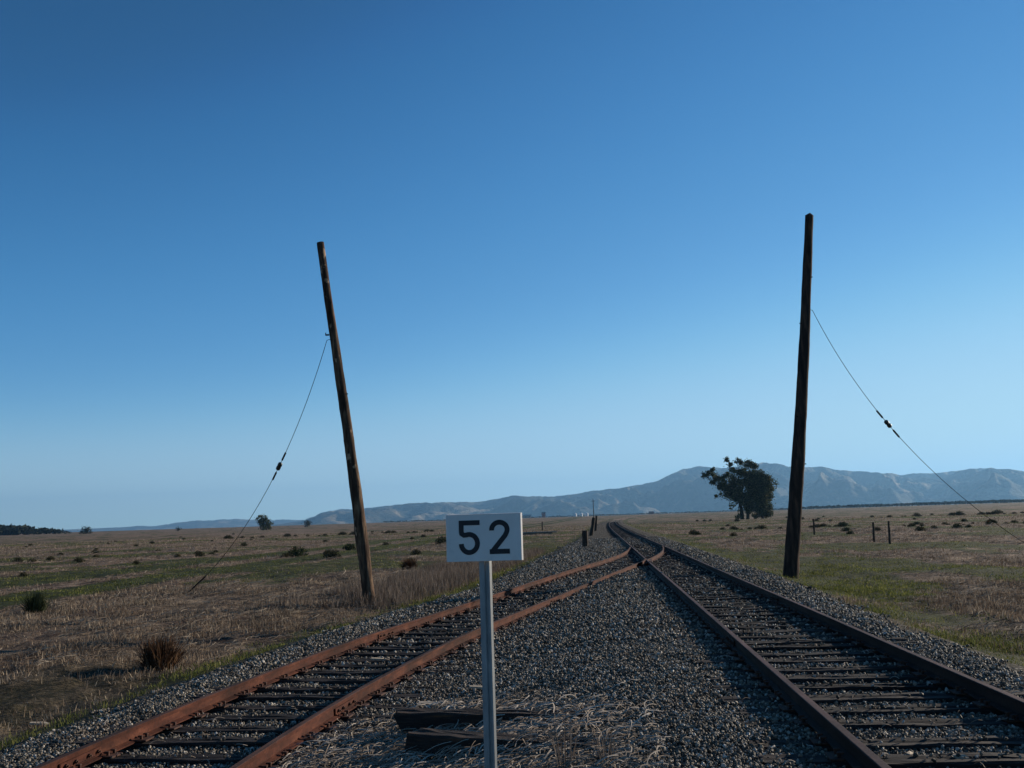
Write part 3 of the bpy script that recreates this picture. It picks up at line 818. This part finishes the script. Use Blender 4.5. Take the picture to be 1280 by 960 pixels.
plant('shrub', CL_N[0], -19.86, 65.9, 1.35, 'low blue-green bush in the green strip left of the leaning pole', 'shrub')
plant('shrub', CL_N[1], -19.2, 77.3, 1.1, 'dark bush just left of the leaning pole, behind the lower ones', 'shrub')
plant('shrub', CL_D[0], -15.68, 59.0, 1.0, 'squat dark bush just left of the leaning pole in brown grass', 'shrub')
plant('shrub', CL_D[1], -13.8, 89.2, 1.3, 'dark bush in the green strip touching the left edge of the number sign', 'shrub')
G1 = 'small dark shrubs dotted over the left pasture'
PL = [(-34.63, 65.64), (-35.73, 67.33), (-49.28, 89.75), (-77.81, 155.86), (-60.97, 129.84), (-93.29, 189.76), (-67.59, 149.29), (-81.95, 195.47), (-40.01, 69.02), (-41.71, 70.09), (-27.36, 46.49), (-41.46, 74.03), (-39.51, 77.22), (-86.26, 147.15), (-96.78, 166.3), (-28.93, 74.21), (-28.49, 70.8), (-30.89, 72.55), (-39.72, 111.33)]
for i in range(24):
    yy = math.exp(random.uniform(math.log(55), math.log(330))); PL.append((-yy * random.uniform(.16, .52), yy))
for i, (px, py) in enumerate(PL):
    s = random.uniform(.32, .62) * (1 + py / 400); plant('shrub', CL_D[i % 3], px, py, s, 'small dark shrub dotted among many over the open pasture left of the tracks', 'shrub', G1)
G2n = 'dark shrubs in the row behind the leaning left pole'
for i in range(40):
    t = i / 39 + random.uniform(-.02, .02); plant('shrub', CL_D[i % 3], -72 + 48 * t + random.uniform(-2, 2), 185 + 28 * t + random.uniform(-7, 7), random.choice((.5, .7, 1.0, 1.5)) * random.uniform(.8, 1.2), 'dark shrub in the broken row crossing behind the leaning left pole', 'shrub', G2n, .8)
G3 = 'dark shrubs in the row behind the fence posts'
for i in range(66):
    t = i / 65; px = 15 + 37 * t + random.uniform(-1.4, 1.4); py = 123 - 22 * t + random.uniform(-5, 5)
    if .250 < px / py < .290: continue
    plant('shrub', (CL_D + CL_N + [CL_B])[i % 6], px, py, random.choice((.35, .5, .6, .8, 1.15)) * random.uniform(.8, 1.2), 'dark shrub in the long row crossing behind the fence posts', 'shrub', G3, .8)
G4 = 'dark shrubs in the far row at right'
for i in range(48):
    t = i / 47; px = 60 + 50 * t + random.uniform(-3, 3); py = 228 - 22 * t + random.uniform(-9, 9)
    plant('shrub', CL_D[i % 3], px, py, random.choice((.6, .9, 1.3, 1.9)) * random.uniform(.8, 1.2), 'dark shrub in the far upper row near the right edge of the photo', 'shrub', G4, .8)
G5 = 'small shrubs scattered right of the main track'
for i in range(30):
    yy = math.exp(random.uniform(math.log(75), math.log(300))); px = yy * random.uniform(.07, .36) + 2
    plant('shrub', (CL_D + CL_N)[i % 5], px, yy, random.uniform(.4, .7) * (1 + yy / 300), 'small shrub scattered among others in the pasture right of the main track', 'shrub', G5)
# dry weeds in front of the old beams
wm = clump_mesh('weed', .36, .22, 34, M['grey'], 12, .30)
for (px, py, s, lab) in ((-.28, 6.85, 1.0, 'thin dry upright weed just right of the signpost foot'), (.0, 6.9, .8, 'sparse dead weed in front of the right end of the fallen beam')):
    o = bpy.data.objects.new('dry_weed', wm); COL.objects.link(o); o.location = (px, py, float(bed_z(px, py))); o.scale = (s, s, s); o.rotation_euler = (0, 0, px * 9); tag(o, lab, 'weed')

# ------------------------------------------------------------------ old beams and chips
def beam(p0, p1, w_, h_, label, seed):
    p0 = Vector(p0); p1 = Vector(p1); L = (p1 - p0).length
    a, b, c = make_tie_mesh(L, seed); a = a.copy(); rb = np.random.default_rng(seed); a[:, 2] += .018 * (fbm(a[:, 0] * 5 + seed, a[:, 1] * 12, 3, seed) - .6); a[:, 0] += (np.abs(a[:, 0]) > L / 2 - .03) * rb.uniform(-.035, .035, len(a)); a[:, 1] += .02 * (fbm(a[:, 0] * 3, a[:, 0] * 0 + seed, 2, seed) - .5); a[:, 1] *= w_ / .23; a[:, 2] = a[:, 2] * h_ / .17
    o = mesh_np('old_beam', a, [b, c], M['beam']); o.location = ((p0 + p1) / 2); o.rotation_euler = (0.06, 0, math.atan2(p1.y - p0.y, p1.x - p0.x))
    return tag(o, label, 'beam')
beam((-1.76, 8.82, -.13), (-.22, 8.66, .085), .19, .15, 'rotten dark timber beam lying behind the signpost, the farther of two', 31)
beam((-1.50, 8.02, -.14), (-.06, 7.52, .085), .19, .15, 'rotten dark timber beam lying behind the signpost, the nearer of two', 32)
def chip(x, y, z, L, w_, rz, label, group=None):
    mb = MB(); mb.add([(-L / 2, -w_ / 2, 0), (L * .3, -w_ * .6, .004), (L / 2, 0, .008), (L * .2, w_ * .5, .002), (-L * .45, w_ * .35, 0),
                       (-L / 2, -w_ / 2, .02), (L * .3, -w_ * .6, .026), (L / 2, 0, .022), (L * .2, w_ * .5, .028), (-L * .45, w_ * .35, .018)],
                      [(4, 3, 2, 1, 0), (5, 6, 7, 8, 9), (0, 1, 6, 5), (1, 2, 7, 6), (2, 3, 8, 7), (3, 4, 9, 8), (4, 0, 5, 9)])
    o = mb.build('wood_chip', M['chip']); z = float(bed_z(x, y) if bed_dist(x, y) < 0 else ground_z(x, y)) + .035; o.location = (x, y, z); o.scale = (.8, .6, 1); o.rotation_euler = (.25, .15, rz)
    return tag(o, label, 'wood chip', group)
chip(1.92, 6.86, .04, .11, .06, .9, 'pale chip standing on edge between the rails at the bottom right')
chip(2.20, 6.76, .04, .12, .05, -.4, 'pale flat chip between the main rails, the rightmost at the bottom')
chip(-1.32, 10.9, .05, .30, .06, .35, 'long white splinter beside the siding, just left of the signpost')
chip(-3.0, 13.7, .05, .34, .07, .5, 'white splinter between the two siding rails')
chip(-1.72, 7.75, .05, .20, .05, .5, 'pale plank scrap in the straw left of the fallen beams')
chip(-6.4, 11.3, -.22, .26, .07, .4, 'white splinter lying in dark grass left of the stone bed')
chip(.02, 7.45, .05, .13, .03, .1, 'pale bark scrap by the right end of the nearer beam')
chip(-1.75, 10.2, .03, .26, .10, .1, 'flat pale board scrap on the stones beside the siding rail')

# ------------------------------------------------------------------ number sign
SX, SY = -.59, 5.25
sg = thing('milepost_sign', 'small white sign reading 52 on a galvanised steel channel post', 'sign', (SX, SY, 0), rz=0.0)
prof = [(-.033, 0), (-.007, 0), (.001, .012), (.011, .012), (.012, .003), (.021, 0), (.031, .015), (.029, .018), (.019, .004), (.0135, .007), (.012, .016), (-.002, .016), (-.009, .004), (-.033, .004)]
mb = MB(); n = len(prof); zs = [-.5, 0.4, 1.0, 1.50]
Vp = [(x_, y_, z_) for z_ in zs for (x_, y_) in prof]
Fp = [(i * n + k, i * n + (k + 1) % n, (i + 1) * n + (k + 1) % n, (i + 1) * n + k) for i in range(3) for k in range(n)]
mb.add(Vp, Fp); mb.add([(x_, y_, 1.50) for (x_, y_) in prof], [(0, 1, 12, 13), (1, 2, 11, 12), (2, 3, 10, 11), (3, 4, 9, 10), (4, 5, 8, 9), (5, 6, 7, 8)])
mb.build('post', M['galv'], sg)
PW, PH = .398, .243
pc = (0.0, -.012, 1.485)
mb = MB(); b = .007; t = .010
o4 = [(-PW / 2, -PH / 2), (PW / 2, -PH / 2), (PW / 2, PH / 2), (-PW / 2, PH / 2)]
i4 = [(x_ - math.copysign(b if x_ > 0 else .001, x_), z_ - math.copysign(.001, z_)) for x_, z_ in o4]
P = [(x_, -t, z_) for x_, z_ in i4] + [(x_, 0, z_) for x_, z_ in o4] + [(x_, .002, z_) for x_, z_ in o4]
mb.add(P, [(0, 1, 2, 3), (0, 4, 5, 1), (1, 5, 6, 2), (2, 6, 7, 3), (3, 7, 4, 0), (4, 8, 9, 5), (5, 9, 10, 6), (6, 10, 11, 7), (7, 11, 8, 4), (11, 10, 9, 8)])
plate = mb.build('sign_plate', M['signwhite'], sg); plate.location = pc
K = PW / 870.0
def stroke(pts, wd=55):
    pts = [((px - 625) * K, (455 - py) * K) for px, py in pts]
    hw = wd * K / 2; Lf = []; Rt = []
    for i in range(len(pts)):
        a = pts[max(i - 1, 0)]; c = pts[min(i + 1, len(pts) - 1)]; q = pts[i]
        d1 = Vector((q[0] - a[0], q[1] - a[1])); d2 = Vector((c[0] - q[0], c[1] - q[1]))
        if d1.length < 1e-9: d1 = d2
        if d2.length < 1e-9: d2 = d1
        d1.normalize(); d2.normalize(); dd_ = (d1 + d2).normalized(); nn = Vector((-dd_.y, dd_.x)); ml = hw / max(.45, nn.dot(Vector((-d1.y, d1.x))))
        Lf.append((q[0] + nn.x * ml, q[1] + nn.y * ml)); Rt.append((q[0] - nn.x * ml, q[1] - nn.y * ml))
    return Lf, Rt
def digit(strokes, name):
    mb = MB(); y0, y1 = -t - .0018, -t + .0005
    for s_i, s_ in enumerate(strokes):
        Lf, Rt = stroke(s_); m = len(Lf); yy0 = y0 - .0004 * s_i
        V = [(a, yy0, b_) for a, b_ in Lf] + [(a, yy0, b_) for a, b_ in Rt] + [(a, y1, b_) for a, b_ in Lf] + [(a, y1, b_) for a, b_ in Rt]
        F = []
        for i in range(m - 1):
            F += [(i, i + 1, m + i + 1, m + i), (2 * m + i, 3 * m + i, 3 * m + i + 1, 2 * m + i + 1), (i, 2 * m + i, 2 * m + i + 1, i + 1), (m + i, m + i + 1, 3 * m + i + 1, 3 * m + i)]
        F += [(0, m, 3 * m, 2 * m), (m - 1, 3 * m - 1, 4 * m - 1, 2 * m - 1)]
        mb.add(V, F)
    return mb.build('numeral', M['black'], plate)
arc = lambda cx, cy, rx, ry, a0, a1, n=16: [(cx + rx * math.cos(R(a0 + (a1 - a0) * i / n)), cy - ry * math.sin(R(a0 + (a1 - a0) * i / n))) for i in range(n + 1)]
five = [[(577, 287), (366, 287), (366, 402)], [(366, 380), (370, 408), (395, 424)] + arc(452, 518, 95, 101, 118, -90, 22)[1:] + arc(452, 518, 89, 101, -95, -178, 10)]
two = [arc(800, 372, 88, 82, 186, -28, 22) + [(862, 440), (722, 606)], [(912, 616), (684, 616)]]
digit(five, 'numeral'); digit(two, 'numeral')

# ------------------------------------------------------------------ leaning poles with guy wires
def pole(base, top, r0, r1, mat, seed, peak, label):
    root = thing('utility_pole', label, 'pole', base)
    rs = np.random.default_rng(seed)
    B = Vector((0, 0, -.6)); T_ = Vector(top) - Vector(base)
    d_ = T_.normalized(); B = d_ * -.6
    n = 18; rings = 70; V = []
    a = d_.cross(Vector((0, 1, 0))).normalized(); b = d_.cross(a)
    L = (T_ - B).length
    for i in range(rings):
        t_ = i / (rings - 1); c = B + (T_ - B) * t_
        c = c + a * .03 * math.sin(t_ * 5 + seed) + b * .02 * math.sin(t_ * 7)
        rr = r0 + (r1 - r0) * t_
        rr *= 1 + .10 * (float(fbm(t_ * 26, seed, 3, seed)) - .5) * 2 * .6
        for k in range(n):
            th = 2 * math.pi * k / n
            q = rr * (1 + .07 * (float(vnoise(k * .9 + 5, t_ * 14, seed)) - .5) * 2 + .05 * (float(vnoise(k * 1.0, t_ * 60, seed + 2)) - .5))
            V.append(tuple(c + a * math.cos(th) * q + b * math.sin(th) * q))
    F = [(i * n + k, i * n + (k + 1) % n, (i + 1) * n + (k + 1) % n, (i + 1) * n + k) for i in range(rings - 1) for k in range(n)]
    V.append(tuple(T_ + d_ * peak)); tip = len(V) - 1
    Ft = [((rings - 1) * n + k, (rings - 1) * n + (k + 1) % n, tip) for k in range(n)]
    mesh_np('shaft', V, [np.array(F), np.array(Ft)], mat, root, smooth=True)
    return root
def wire(root, base, pts, ins, guard=None):
    B = Vector(base); P = [Vector(p) - B for p in pts]
    mb = MB(); mb.tube(P, .008, 5); wv = mb.build('guy_wire', M['wire'], root)
    i0 = min(range(len(P)), key=lambda i: (P[i] - (Vector(ins) - B)).length)
    d_ = (P[i0 + 1] - P[i0 - 1]).normalized(); c = Vector(ins) - B
    m2 = MB()
    m2.tube([c - d_ * .13, c - d_ * .10, c - d_ * .03, c, c + d_ * .03, c + d_ * .10, c + d_ * .13], [.02, .06, .065, .045, .065, .06, .02], 10)
    m2.build('insulator', M['insul'], wv, smooth=True)
    for s in (-1, 1):
        g_ = MB(); g_.tube([c + d_ * s * .22, c + d_ * s * .48], .026, 6); g_.build('wire_grip', M['wire'], wv)
    if guard:
        g_ = MB(); g_.tube([Vector(guard[0]) - B, Vector(guard[1]) - B], .022, 6); g_.build('anchor_rod', M['wire'], wv)
def sagline(A, Mid, Bp, n=36):
    # quadratic through three points
    A, Mid, Bp = Vector(A), Vector(Mid), Vector(Bp)
    tm = (Mid - A).length / ((Mid - A).length + (Bp - Mid).length)
    c = (Mid - A * (1 - tm) ** 2 - Bp * tm ** 2) / (2 * tm * (1 - tm))
    return [A * (1 - t) ** 2 + c * 2 * t * (1 - t) + Bp * t * t for t in [i / (n - 1) for i in range(n)]]
bL = (-5.81, 25.32, -.25); tL = (-6.966, 25.32, 8.99)
pL = pole(bL, tL, .165, .092, M['poleL'], 3, .01, 'weathered brown timber pole leaning left, guyed on its left side')
AL = (-6.84, 25.32, 6.36); ML = (-8.62, 26.9, 3.22); EL_ = (-12.56, 30.3, -.33)
LW = [Vector((-6.58, 25.32, 6.42))] + sagline(AL, ML, EL_)
gd = (LW[-1], LW[-5])
wire(pL, bL, LW, ML, gd)
bR = (5.34, 29.14, -.22); tR = (6.548, 29.14, 10.12)
pR = pole(bR, tR, .225, .112, M['poleR'], 8, .09, 'dark timber pole with a pointed top leaning right, guyed on its right side')
AR = (6.55, 29.14, 7.3); MR = (8.29, 29.14, 3.93); QR = (10.6, 29.14, 1.647); ER_ = (12.9, 29.14, -.33)
seg = [Vector((6.24, 29.14, 7.36))] + sagline((6.43, 29.14, 7.30), MR, ER_, 40)
wire(pR, bR, seg, MR)
for (root, base, pt, s) in ((pL, bL, (-6.80, 25.32, 6.50), -1), (pR, bR, (6.30, 29.14, 7.36), 1)):
    b_ = MB(); c = Vector(pt) - Vector(base); b_.box(tuple(c + Vector((s * .03, 0, 0))), (.10, .04, .04), bev=.008); b_.box(tuple(c + Vector((s * .07, 0, .03))), (.02, .02, .06))
    b_.build('guy_bracket', M['wire'], root)
rs_ = random.Random(4)
for (root, base, top, r0, r1) in ((pL, bL, tL, .165, .092), (pR, bR, tR, .225, .112)):
    for k in range(5):
        t_ = .3 + .13 * k; c = (Vector(top) - Vector(base)) * t_; rr = r0 + (r1 - r0) * t_
        a_ = rs_.uniform(-1.2, 1.2) + (3.14 if k % 2 else 0)
        b_ = MB(); dirv = Vector((math.cos(a_), math.sin(a_), 0)); b_.tube([c + dirv * rr * .8, c + dirv * (rr + .05)], .015, 6); b_.build('bolt', M['wire'], root)

# ------------------------------------------------------------------ posts
def post(x, y, h, w_, label, lean=(0, 0), group=None, cap=False, nm='fence_post', cat='fence post'):
    z = float(max(ground_z(x, y), -.4)); root = None
    if bed_dist(x, y) < 0: z = float(bed_z(x, y))
    mb = MB(); n_ = 7; pts = []; rr = []
    for i in range(n_):
        t_ = i / (n_ - 1) ; pts.append((lean[0] * t_ + random.uniform(-.01, .01), lean[1] * t_, -.3 + (h + .3) * t_)); rr.append(w_ / 2 * (1.08 - .16 * t_) * random.uniform(.9, 1.1))
    mb.tube(pts, rr, 8, wob=.10)
    o = mb.build(nm, M['post']); o.location = (x, y, z)
    return tag(o, label, cat, group)
post(16.93, 81.7, 1.25, .16, 'lone thin fence post nearest the right-hand pole')
post(15.67, 59.6, 1.12, .13, 'left one of the two close fence posts in the right pasture')
post(15.55, 56.15, 1.22, .13, 'right one of the two close fence posts in the right pasture', (.04, 0))
post(-.73, 54.8, .88, .34, 'short stout timber stump post on the left edge of the stone bed', nm='timber_post', cat='post')
post(-.70, 88.5, 1.55, .30, 'dark timber post leaning right behind the short stump post', (.35, 0), nm='timber_post', cat='post')
post(-.35, 118, 1.75, .30, 'farthest dark timber post beside the bed, below the thin mast', (.2, 0), nm='timber_post', cat='post')
post(-9.6, 175, 1.5, .22, 'tiny lone post in the field right of the number sign', nm='fence_post')
ms = thing('line_pole', 'thin distant line pole standing above the vanishing point of the tracks', 'pole', (-1.2, 300, float(ground_z(-1.2, 300))))
m_ = MB(); m_.tube([(0, 0, -.5), (.05, 0, 3.5), (0, 0, 7.4)], [.14, .12, .09], 8); m_.build('shaft', M['post'], ms)
m_ = MB(); m_.box((0, -.14, 6.7), (1.1, .1, .12)); m_.build('crossarm', M['post'], ms)
# low concrete culvert wall right of the sign
cv = MB(); cv.box((0, 0, .10), (6.4, .5, .16), bev=.03); cv.box((-.2, .12, -.15), (5.6, .2, .34))
cvo = cv.build('culvert_wall', M['concrete']); cvo.location = (-8.4, 128, float(ground_z(-8.4, 128)) + .16); cvo.rotation_euler = (0, .0, .12)
tag(cvo, 'low pale concrete ledge in the field just right of the number sign', 'culvert')

# ------------------------------------------------------------------ trees
def tree(name, label, base, clusters, sc, leafm, trunks, seed, nleaf=150, lsz=.30, group=None, cat='tree'):
    rs = np.random.default_rng(seed); root = thing(name, label, cat, base, 0, group)
    tb = MB()
    C = [np.array((cx * sc, rs.uniform(-.5, .5) * 9 * sc if depth is None else depth * sc, cz * sc)) for (cx, cz, cr, depth) in clusters]
    forks = []
    for (x0, x1, z1, r_) in trunks:
        f = np.array((x1 * sc, 0, z1 * sc)); forks.append(f)
        tb.tube([(x0 * sc, 0, -.4), ((x0 * .6 + x1 * .4) * sc, .1 * sc, z1 * .45 * sc), tuple(f)], [r_ * 1.25, r_, r_ * .75], 8, wob=.08)
    for c in C:
        f = min(forks, key=lambda q: np.linalg.norm(q - c))
        mid = (f + c) / 2 + rs.normal(0, .25, 3) + np.array((0, 0, -.04 * abs(c[0] - f[0])))
        tb.tube([tuple(f), tuple(mid), tuple(c)], [.16, .10, .04], 5)
    tb.build('trunk', M['bark'], root)
    V = []; 
    for (cx, cz, cr, dp), c in zip(clusters, C):
        k = int(nleaf * (cr / 5.0) ** 2)
        # leaves gather on sub-clumps, leaving gaps
        sub = rs.normal(0, 1, (max(4, int(cr * 1.6)), 3)) * cr * sc * .55
        sub[:, 2] *= .8
        which = rs.integers(0, len(sub), k)
        p = c + sub[which] + rs.normal(0, 1, (k, 3)) * cr * sc * .31
        f = min(forks, key=lambda q: np.linalg.norm(q - c)); al = rs.uniform(0, 1, k) < .28   # twigs leafing along the limb
        u_ = rs.uniform(.45, 1, k)[:, None]
        p = np.where(al[:, None], f + (c - f) * u_ + rs.normal(0, 1, (k, 3)) * (1.1 + cr * .22) * sc * 1.3, p)
        t1 = rs.normal(size=(k, 3)); t1 /= np.linalg.norm(t1, axis=1)[:, None]
        t2 = np.cross(t1, rs.normal(size=(k, 3))); t2 /= np.linalg.norm(t2, axis=1)[:, None]
        s1 = (lsz * rs.uniform(.6, 1.3, k))[:, None]
        V.append(np.stack([p + t1 * s1, p + t2 * s1 * .5, p - t1 * s1, p - t2 * s1 * .5], 1).reshape(-1, 3))
    V = np.concatenate(V); nq = len(V) // 4
    V[:, 2] = np.maximum(V[:, 2], .02)
    mesh_np('crown', V, np.arange(nq * 4).reshape(-1, 4), leafm, root)
    return root
BT = [(-14, 72, 3.2, None), (-10, 66, 3, None), (0, 68, 4, None), (9, 66, 5, None), (17, 63, 4.2, None), (-32, 61, 3.2, None), (-43, 55, 3.6, None), (-37, 57, 3.2, None), (-28, 53, 4.5, None), (-15, 54, 4.5, None), (-8, 60, 3.5, None),
      (1, 56, 5, None), (10, 55, 6, None), (10, 44, 6.5, None), (22, 54, 6.5, None), (28, 47, 6.5, None), (33, 38, 6, None), (33, 47, 4.5, None), (22, 42, 8, None), (23, 33, 8, None), (33, 28, 5.5, None), (28, 36, 7, None), (14, 34, 6.5, None),
      (-24, 42, 4.5, None), (-33, 46, 3, None), (-17, 31, 4, None), (-19, 38, 4, None), (-9, 41, 4.5, None), (-2, 46, 4.5, None), (-3, 34, 4.2, None), (-4, 24, 3.8, None), (4, 28, 4.5, None), (9, 21, 5.5, None), (12, 29, 5, None), (14, 14, 4.5, None),
      (23, 17, 6, None), (31, 17, 5, None), (24, 6, 4.5, None), (32, 6, 4.5, None), (28, 10, 5, None), (18, 24, 6, None), (-14, 17, 1.8, None), (-14, 13, 1.4, None), (-29, 30, 2.4, None), (-23, 31, 2.2, None), (-5, 3, 2.6, None), (-1, 3, 2, None), (5, 12, 3.2, None), (20, 47, 7, None), (17, 40, 7, None), (6, 17, 4.5, None), (11, 11, 4.5, None), (18, 11, 5, None), (1, 20, 4, None), (-9, 48, 4, None), (-14, 35, 4, None), (-21, 48, 4, None), (17, 4, 3.5, None), (-8, 28, 3.2, None)]
d300 = 300; tx = d300 * math.tan(R(0)) 
bt = tree('eucalyptus_tree', 'tall dark open-crowned tree standing alone left of the right-hand pole', (42.0, 300.0, float(ground_z(42, 300)) - .1), BT, .2425, M['leaf'], [(0, -2, 22, .55), (6, 9, 20, .45), (24, 22, 16, .35)], 11, 900, .25)
ST = [(-6, 14, 2.2, None), (-3, 16, 2.0, None), (0, 15, 2.6, None), (3, 13, 3.2, None), (6, 10, 3.4, None), (0, 9, 3.6, None), (5, 5, 3.4, None), (0, 5, 3.2, None), (8, 6, 2.4, None), (-3, 10, 2.2, None), (2, 2, 3, None), (7, 2, 2.4, None)]
def at_az(u_az, r): return (r * math.sin(R(u_az)), r * math.cos(R(u_az)))
x_, y_ = at_az(-18.65, 560); tree('tree', 'round-headed tree with ragged left side alone on the left horizon', (x_, y_, float(ground_z(x_, y_)) - .1), ST, .47, M['leaf'], [(1, 1, 6, .5), (4, 4, 5, .4)], 12, 700, .36)
x_, y_ = at_az(-16.25, 800); tree('tree', 'small round tree on the horizon nearest the left pole', (x_, y_, float(ground_z(x_, y_)) - .1), [(-2, 4, 2.4, None), (2, 4, 2.4, None), (0, 6, 2.2, None), (0, 3, 2.4, None)], .68, M['leafdark'], [(0, 0, 3, .4)], 13, 600, .45)
x_, y_ = at_az(-23.05, 800); tree('tree', 'tiny lone round bush-like tree on the left horizon below the low hills', (x_, y_, float(ground_z(x_, y_)) - .1), [(-1, 2, 1.6, None), (1, 2, 1.6, None), (0, 3, 1.3, None)], .68, M['leafdark'], [(0, 0, 2, .3)], 14, 600, .4)
x_, y_ = at_az(-27.6, 800); tree('tree', 'blocky dark tree at the right end of the far left tree line', (x_, y_, float(ground_z(x_, y_)) - .1), [(-3, 5, 2.4, None), (0, 4, 2.6, None), (3, 3.5, 2.4, None), (-3, 2, 2.4, None), (4, 2, 2.2, None)], .68, M['leafdark'], [(0, 0, 3, .4)], 15, 600, .45)

def treeline(name, label, a0, a1, r_, hfun, step, seed, leafm, cat='trees'):
    rs = np.random.default_rng(seed); V = []
    a = a0
    while a < a1:
        h = hfun(a) * rs.uniform(.7, 1.15)
        rr = r_ * rs.uniform(.985, 1.03); x, y = at_az(a, rr); z = float(ground_z(x, y))
        k = int(26 + h * 10); wv = h * .9
        p = np.stack([x + rs.normal(0, wv * .5, k), y + rs.normal(0, wv * .6, k), z + h * np.sqrt(rs.uniform(0, 1, k)) * (1 - .25 * rs.uniform(0, 1, k))], 1)
        t1 = rs.normal(size=(k, 3)); t1 /= np.linalg.norm(t1, axis=1)[:, None]; t2 = np.cross(t1, rs.normal(size=(k, 3))); t2 /= np.linalg.norm(t2, axis=1)[:, None]
        s1 = (h * .22 * rs.uniform(.6, 1.3, k))[:, None]
        V.append(np.stack([p + t1 * s1, p + t2 * s1 * .7, p - t1 * s1, p - t2 * s1 * .7], 1).reshape(-1, 3)); a += step
    V = np.concatenate(V)
    o = mesh_np(name, V, np.arange(len(V)).reshape(-1, 4), leafm)
    return tag(o, label, cat, kind='stuff')
treeline('far_wood', 'dark far-off wood along the horizon at the left edge', -36, -28.3, 1000, lambda a: float(np.interp(a, [-36, -31.5, -30.6, -29.9, -29.4, -28.6, -28.2], [8, 8, 7.5, 5, 5.5, 2.5, 2])), .09, 21, M['leafdark'])
treeline('far_hedge', 'thin dark tree line along the foot of the hills on the right', 9.5, 34, 1550, lambda a: float(np.interp(a, [9.5, 12, 34], [2.5, 4.2, 4.6])), .07, 22, M['leafdark'])
treeline('middle_hedge', 'faint scrub line at the foot of the hills behind the tracks', -12, 9.5, 1600, lambda a: 2.2, .10, 23, M['leafdark'])

# ------------------------------------------------------------------ far buildings
for az, lab in ((-1.27, 'left one of the three bright white storage tanks at the foot of the hills'), (-.93, 'middle one of the three bright white storage tanks at the foot of the hills'), (-.62, 'right one of the three bright white storage tanks, nearest the thin line pole')):
    x_, y_ = at_az(az, 1450); z_ = float(ground_z(x_, y_))
    tk = thing('storage_tank', lab, 'storage tank', (x_, y_, z_), group='white storage tanks at the foot of the hills')
    m_ = MB(); m_.tube([(0, 0, 0), (0, 0, 3.6)], 2.4, 20); m_.build('tank_wall', M['tank'], tk, smooth=False)
    m_ = MB(); m_.tube([(0, 0, 3.6), (0, 0, 3.9), (0, 0, 5.2)], [2.5, 2.45, .3], 20); m_.build('roof', M['tank'], tk)
def house(az, r_, wd, dp, h, wallm, lab, group=None):
    x_, y_ = at_az(az, r_); z_ = float(ground_z(x_, y_))
    hs = thing('farm_building', lab, 'building', (x_, y_, z_), -R(az), group)
    m_ = MB(); m_.box((0, 0, h / 2), (wd, dp, h)); m_.build('wall', wallm, hs)
    m_ = MB(); e = .4; m_.add([(-wd / 2 - e, -dp / 2 - e, h), (wd / 2 + e, -dp / 2 - e, h), (wd / 2 + e, dp / 2 + e, h), (-wd / 2 - e, dp / 2 + e, h), (-wd / 2 - e, 0, h + dp * .28), (wd / 2 + e, 0, h + dp * .28)],
                         [(0, 1, 5, 4), (2, 3, 4, 5), (0, 4, 3), (1, 2, 5), (3, 2, 1, 0)]); m_.build('roof', M['roof'] if wallm is not M['palewall'] else M['palewall'], hs)
    for k in range(3):
        m_ = MB(); m_.box((-wd / 3 + k * wd / 3, -dp / 2 - .03, h * .55), (wd * .1, .08, h * .35)); m_.build('window', M['window'], hs)
house(-4.05, 1450, 15, 7, 2.8, M['palewall'], 'long low pale building on the horizon just right of the number sign')
house(-3.05, 1480, 5.5, 6, 6.0, M['pinkwall'], 'narrow faded red building on the horizon right of the long pale one')
house(3.0, 1460, 7, 5, 2.6, M['pinkwall'], 'low reddish building on the horizon right of the tracks')
